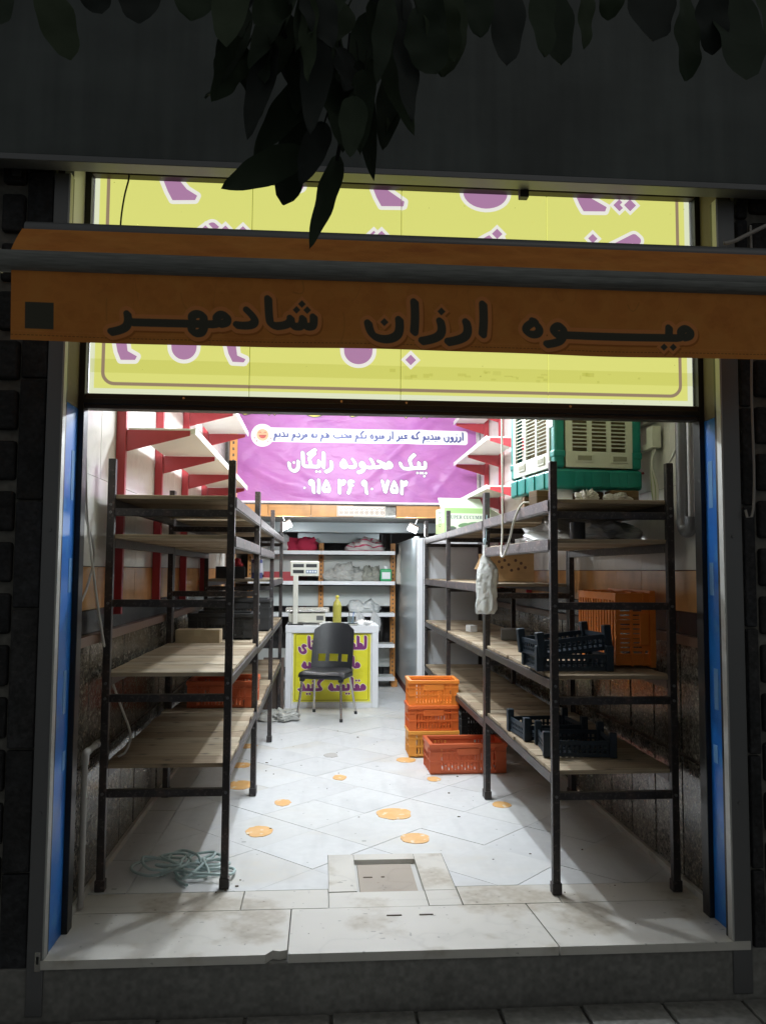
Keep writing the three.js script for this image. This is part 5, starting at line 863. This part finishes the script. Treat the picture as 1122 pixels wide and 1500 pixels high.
// ---------- back room: gondola shelving, cabinet, goods ----------
{
  const g = thing('back_shelving', 'white shelving on orange perforated uprights behind the counter', 'shelving', [0, 0, -6.95]);
  const ups = [-0.86, -0.01, 0.86];
  for (const x of ups) { const u = part('upright', [bb(x - 0.03, x + 0.03, 0.02, 1.69, -0.035, 0.035, 0.003)], M.orangePaint, g); const hs = []; for (let y = 0.1; y < 1.65; y += 0.05) hs.push(bb(x - 0.008, x + 0.008, y, y + 0.022, 0.0352, 0.0365)); part('slots', hs, M.joint, u); part('foot', [bb(x - 0.035, x + 0.035, 0.001, 0.08, 0.036, 0.3, 0.004)], M.orangePaint, u); }
  for (let b = 0; b < 2; b++) {
    const x0 = ups[b] + 0.032, x1 = ups[b + 1] - 0.032;
    for (const [y, d] of [[1.585, 0.34], [1.23, 0.34], [0.86, 0.34], [0.5, 0.34], [0.12, 0.36]]) {
      if (b === 0 && y === 0.5) continue;
      const s = part('shelf', [bb(x0 - 0.03, x1 + 0.03, y - 0.012, y, 0.04, d, 0.002)], M.shelfGrey, g); part('price_lip', [bb(x0 - 0.03, x1 + 0.03, y - 0.04, y + 0.004, d + 0.0005, d + 0.008, 0.002)], M.whitePaint, s);
      for (const x of [x0 - 0.006, x1 + 0.006]) { const sh = new THREE.Shape([[0.036, -0.015], [d - 0.03, -0.015], [d - 0.03, -0.04], [0.036, -0.13]].map((q) => new THREE.Vector2(...q))); const bg = new THREE.ExtrudeGeometry(sh, { depth: 0.005, bevelEnabled: false }); bg.rotateY(-Math.PI / 2); bg.translate(x, y, 0); part('bracket', [muv(bg)], M.orangePaint, s); }
    }
    for (const [y0, y1] of [[0.93, 1.17], [1.3, 1.54], [0.2, 0.42]]) part('back_panel', [bb(x0, x1, y0, y1, -0.02, -0.012)], M.shelfGrey, g);
  }
  put('red_cloth', [heap(0.36, 0.16, 0.26, 41, 0.6)], mat({ color: lin(0.5, 0.03, 0.08), roughness: 0.9 }), [-0.25, 1.587, -6.78], 0, 'heap of red cloth on the top shelf behind the counter', 'cloth');
  put('clear_bag', [heap(0.3, 0.2, 0.26, 43, 0.7)], M.plasticBag, [-0.55, 1.587, -6.78], 0, 'crumpled clear bag on the top shelf beside the red cloth', 'bag');
  { const b = put('striped_bag', [heap(0.46, 0.15, 0.28, 45, 0.6)], mat({ map: tex(128, 128, [0.5, 0.16], (u, v) => (v > 0.5 && v < 0.72 ? [205, 70, 110] : [222, 214, 214])), roughness: 0.5, bumpMap: tWrinkle, bumpScale: 0.01 }), [0.52, 1.587, -6.8], 0.2, 'white bag with a pink stripe on the top shelf behind the counter', 'bag'); b.name = 'striped_bag'; }
  put('clear_bag', [heap(0.4, 0.2, 0.26, 47, 0.6)], M.greySack, [0.26, 1.232, -6.78], 0, 'grey bag of goods in the middle of the second shelf behind the counter', 'bag');
  put('clear_bag', [heap(0.26, 0.17, 0.24, 49, 0.6)], mat({ color: lin(0.3, 0.3, 0.26), roughness: 0.6, bumpMap: tWrinkle, bumpScale: 0.01 }), [0.12 - 0.05 + 0.5, 1.232, -6.8], 0, 'dull olive bag beside the green bottle on the second shelf', 'bag');
  { const b = thing('detergent_bottle', 'green bottle with a white cap on the second shelf behind the counter', 'bottle', [0.76, 1.232, -6.74]); part('body', [bb(-0.07, 0.07, 0, 0.15, -0.04, 0.04, 0.02)], mat({ color: lin(0.05, 0.4, 0.16), roughness: 0.35 }), b); part('label_panel', [bb(-0.05, 0.05, 0.03, 0.11, 0.0405, 0.042)], M.whitePaint, b); part('cap', [rod([0, 0.15, 0], [0, 0.18, 0], 0.025, 12)], M.whitePaint, b); }
  put('red_box', [bb(-0.2, 0.2, 0, 0.11, -0.1, 0.1, 0.004)], M.red, [-0.48, 1.232, -6.76], 0, 'flat red box on the second shelf behind the scale display', 'box');
  put('clear_bag', [heap(0.4, 0.14, 0.26, 51, 0.6)], mat({ color: lin(0.62, 0.64, 0.64), roughness: 0.3, bumpMap: tWrinkle, bumpScale: 0.01 }), [0.5, 0.862, -6.78], 0, 'pale plastic wrap bundle on the third shelf above the counter', 'bag');
  for (const [x, w, h, lab] of [[0.44, 0.12, 0.16, 'white plastic bag hanging over the third shelf edge, closer to the bottle'], [0.62, 0.13, 0.2, 'white plastic bag hanging over the third shelf edge, closer to the orange upright']]) { const hb = heap(w, h, 0.05, 57, 0.5); put('draped_bag', [hb], M.plasticBag, [x, 0.862 - h, -6.57], 0, lab, 'bag', 'white bags draped over the shelf'); }
  put('draped_bag', [heap(0.07, 0.4, 0.08, 61, 0.5)], M.rag, [0.92, 1.2, -6.75], 0, 'pale cloth bag hanging on the side of the orange upright', 'bag');
}
{
  const c = thing('tall_cabinet', 'tall pale grey cabinet with white front edges beyond the plank racks', 'cabinet', [0, 0, 0]);
  part('front_frame', [bb(0.93, 1.03, 0, 1.68, -5.02, -4.92, 0.004)], M.whitePaint, c); part('frame_groove', [bb(0.978, 0.985, 0.01, 1.67, -4.921, -4.9185)], M.greyMetal, c);
  part('white_panel', [bb(1.031, 1.595, 0.02, 1.6, -5.02, -4.96)], mat({ color: lin(0.66, 0.67, 0.69), roughness: 0.45 }), c);
  part('top_rail', [bb(1.031, 1.597, 1.601, 1.66, -5.02, -4.925, 0.003)], M.whitePaint, c);
  part('side_panel', [bb(0.935, 0.96, 0.09, 1.7, -7.6, -5.03, 0.002)], M.doorGrey, c); part('side_plinth', [bb(0.94, 0.96, 0, 0.088, -7.6, -5.03)], mat({ color: lin(0.12, 0.02, 0.02), roughness: 0.6 }), c);
}
put('grey_board', [bb(-0.5, 0.5, 0, 0.2, -0.01, 0.01, 0.002)], M.doorGrey, [0.2, 1.695, -7.05], 0, 'long grey board standing behind the top shelf of the back shelving', 'board');
put('wood_post', [bb(-0.06, 0.06, 0, 1.9, -0.05, 0.05, 0.004)], mat({ color: lin(0.12, 0.03, 0.04), roughness: 0.7 }), [-0.25, 0, -7.6], 0, 'dark red post rising behind the red cloth to the ceiling', 'post');
put('pipe_stand', [rod([0, 0, 0], [0, 1.9, 0], 0.03, 12), rod([0.12, 0, 0], [0.12, 1.9, 0], 0.02, 12)], M.greyMetal, [0.78, 0, -7.7], 0, 'pair of grey pipes rising behind the orange upright', 'pipe');
put('plastic_sheet', [heap(0.3, 0.07, 0.34, 71, 1.0, 34)], mat({ color: lin(0.5, 0.5, 0.47), roughness: 0.5, bumpMap: tWrinkle, bumpScale: 0.015 }), [-0.38, 0.001, -4.62], 0.3, 'crumpled grey plastic sheet on the floor beside the counter', 'plastic sheet');
put('brown_board', [bb(-0.1, 0.1, 0, 0.5, -0.02, 0.02, 0.003)], mat({ color: lin(0.12, 0.09, 0.075), roughness: 0.8 }), [-0.46, 0.001, -5.15], 0, 'dark brown board standing on the floor beside the counter', 'board');

// ---------- overhanging tree ----------
{
  const t = thing('street_tree', 'dark leafy tree branches hanging in front of the shop sign', 'tree', [0, 0, 0]);
  const bark = mat({ map: tStone, color: lin(0.5, 0.42, 0.34), roughness: 0.95, bumpMap: tBumpy, bumpScale: 0.01 });
  const leafM = [[0.026, 0.044, 0.02], [0.02, 0.034, 0.017], [0.04, 0.06, 0.028], [0.02, 0.026, 0.022]].map((c) => mat({ color: lin(...c), roughness: 0.75, side: THREE.DoubleSide, bumpMap: tWrinkle, bumpScale: 0.0015 }));
  part('trunk', [tube([[-2.3, -0.22, 1.7], [-2.27, 0.8, 1.72], [-2.33, 1.8, 1.66], [-2.15, 2.7, 1.65], [-1.7, 3.2, 1.62]], 0.09, 20, 10)], bark, t);
  part('limb', [tube([[-1.75, 3.15, 1.62], [-1.1, 3.05, 1.6], [-0.4, 2.85, 1.6], [0.4, 2.8, 1.62], [1.2, 2.75, 1.66]], 0.03, 24, 8)], bark, t);
  const twig = (pts, r = 0.004) => part('twig', [tube(pts, r, 16, 6)], bark, t);
  twig([[-0.1, 2.83, 1.6], [-0.02, 2.6, 1.54], [0.02, 2.4, 1.5], [0.03, 2.25, 1.47], [0.02, 2.18, 1.44]]); twig([[0.1, 2.83, 1.6], [0.12, 2.6, 1.58], [0.12, 2.35, 1.56]]); twig([[-0.2, 2.83, 1.6], [-0.12, 2.6, 1.58], [-0.1, 2.4, 1.56], [-0.04, 2.3, 1.52], [-0.03, 2.18, 1.5]]);
  for (let i = 0; i < 16; i++) { const x = rr(-0.6, 0.95), y = rr(2.45, 2.75), z = rr(1.52, 1.72); twig([[x, 2.84, 1.61], [x + rr(-0.05, 0.05), (2.84 + y) / 2, (1.61 + z) / 2], [x + rr(-0.06, 0.06), y - 0.02, z]], 0.0025); }
  twig([[0.6, 2.8, 1.62], [0.64, 2.55, 1.64], [0.68, 2.42, 1.68]]); twig([[0.3, 2.81, 1.62], [0.3, 2.6, 1.64], [0.3, 2.45, 1.66]]); twig([[-0.5, 2.88, 1.6], [-0.4, 2.6, 1.64], [-0.35, 2.45, 1.65]]);
  function leaf(B, T, w, m, roll, blunt) {
    const n = 15, pos = [], idx = [], L = B.distanceTo(T), dir = T.clone().sub(B).normalize();
    let side = dir.clone().cross(V(0, 0, 1)).normalize(); side.applyAxisAngle(dir, roll); const nrm = side.clone().cross(dir).normalize();
    const curl = rr(-0.1, 0.16) * L, fold = rr(0.12, 0.3), ph = rr(0, 6);
    for (let j = 0; j <= n; j++) {
      const s = j / n, hw = w / 2 * (blunt ? Math.pow(Math.min(1, s * 2.2 + 0.05), 0.6) * Math.sqrt(Math.max(0.002, 1 - Math.pow(s, 4))) : Math.pow(Math.sin(Math.PI * Math.min(1, Math.pow(s, 0.72) * 0.97 + 0.03)), 0.7) * (s > 0.98 ? 0.2 : 1));
      for (let i = -2; i <= 2; i++) {
        const e = i / 2, wob = 1 + 0.05 * Math.sin(s * 17 + ph + i), q = B.clone().addScaledVector(dir, s * L).addScaledVector(side, e * hw * wob).addScaledVector(nrm, Math.abs(e) * hw * fold + curl * s * s + 0.004 * Math.sin(s * 14 + ph) * Math.abs(e));
        pos.push(q.x, q.y, q.z);
      }
    }
    for (let j = 0; j < n; j++) for (let i = 0; i < 4; i++) { const a = j * 5 + i; idx.push(a, a + 5, a + 1, a + 1, a + 5, a + 6); }
    const g = new THREE.BufferGeometry(); g.setAttribute('position', new THREE.Float32BufferAttribute(pos, 3)); g.setIndex(idx); g.computeVertexNormals();
    const stalk = rod([B.x, B.y, B.z], [B.x - dir.x * 0.03, B.y - dir.y * 0.03 + 0.012, B.z - 0.004], 0.0018, 5);
    part('leaf', [muv(g), stalk], m, t);
  }
  const L = [[-0.044, 2.164, 1.50, -0.201, 2.062, 1.530, 0.059], [-0.053, 2.265, 1.46, -0.085, 2.078, 1.451, 0.068], [0.025, 2.201, 1.42, -0.033, 1.995, 1.439, 0.040], [-0.005, 2.195, 1.55, -0.049, 2.079, 1.535, 0.049], [-0.033, 2.307, 1.50, -0.138, 2.145, 1.513, 0.056], [-0.150, 2.378, 1.60, -0.198, 2.227, 1.603, 0.048], [-0.078, 2.405, 1.55, -0.109, 2.268, 1.530, 0.057], [-0.013, 2.308, 1.62, -0.029, 2.115, 1.646, 0.052], [0.026, 2.321, 1.50, 0.028, 2.158, 1.502, 0.059], [0.057, 2.312, 1.56, 0.086, 2.101, 1.530, 0.042], [0.099, 2.328, 1.60, 0.149, 2.143, 1.637, 0.045], [0.131, 2.327, 1.66, 0.143, 2.133, 1.664, 0.041], [0.081, 2.485, 1.45, 0.054, 2.284, 1.472, 0.058], [0.150, 2.324, 1.70, 0.190, 2.221, 1.670, 0.071], [-0.002, 2.473, 1.50, -0.065, 2.304, 1.519, 0.056], [-0.100, 2.316, 1.60, -0.146, 2.138, 1.594, 0.048], [0.048, 2.197, 1.64, 0.040, 2.070, 1.647, 0.046], [0.133, 2.341, 1.50, 0.109, 2.178, 1.479, 0.051], [-0.513, 2.421, 1.60, -0.466, 2.275, 1.561, 0.086], [-0.322, 2.419, 1.65, -0.327, 2.307, 1.636, 0.092], [-0.226, 2.386, 1.70, -0.231, 2.281, 1.692, 0.087], [-0.584, 2.429, 1.60, -0.568, 2.302, 1.610, 0.060], [0.222, 2.478, 1.62, 0.207, 2.252, 1.620, 0.094], [0.311, 2.409, 1.70, 0.304, 2.222, 1.710, 0.073], [0.393, 2.491, 1.60, 0.386, 2.282, 1.618, 0.060], [0.434, 2.557, 1.50, 0.454, 2.348, 1.527, 0.084], [0.461, 2.436, 1.66, 0.459, 2.296, 1.658, 0.041], [0.597, 2.518, 1.60, 0.588, 2.327, 1.610, 0.103], [0.652, 2.416, 1.65, 0.631, 2.229, 1.673, 0.064], [0.709, 2.396, 1.70, 0.703, 2.188, 1.737, 0.100], [0.820, 2.516, 1.62, 0.815, 2.319, 1.623, 0.071], [-0.400, 2.375, 1.70, -0.380, 2.293, 1.682, 0.067], [0.481, 2.393, 1.75, 0.482, 2.312, 1.710, 0.064], [0.247, 2.378, 1.75, 0.258, 2.254, 1.722, 0.064], [-0.152, 2.391, 1.70, -0.168, 2.221, 1.736, 0.067], [0.647, 2.379, 1.75, 0.668, 2.259, 1.713, 0.064]];
  L.forEach((a, i) => leaf(V(a[0], a[1], a[2]), V(a[3], a[4], a[5]), a[6] * (i > 17 ? rr(0.75, 1) : 1.08), leafM[i % 4], rr(-0.35, 0.35), i > 17 || i === 1 || i === 13));
  for (let i = 0; i < 62; i++) {       // more leaves filling the cluster and the crown above
    const c = i < 44, x = c ? rr(-0.16, 0.2) : rr(-0.75, 1.05), y = c ? rr(2.27, 2.6) : rr(2.5, 2.85), z = c ? rr(1.46, 1.72) : rr(1.5, 1.8), len = rr(0.09, 0.18);
    leaf(V(x, y, z), V(x + rr(-0.07, 0.06), y - len, z + rr(-0.05, 0.05)), rr(0.035, 0.07), leafM[Math.floor(rnd() * 4)], rr(-0.8, 0.8), !c);
  }
}
renderer.render(scene, camera);
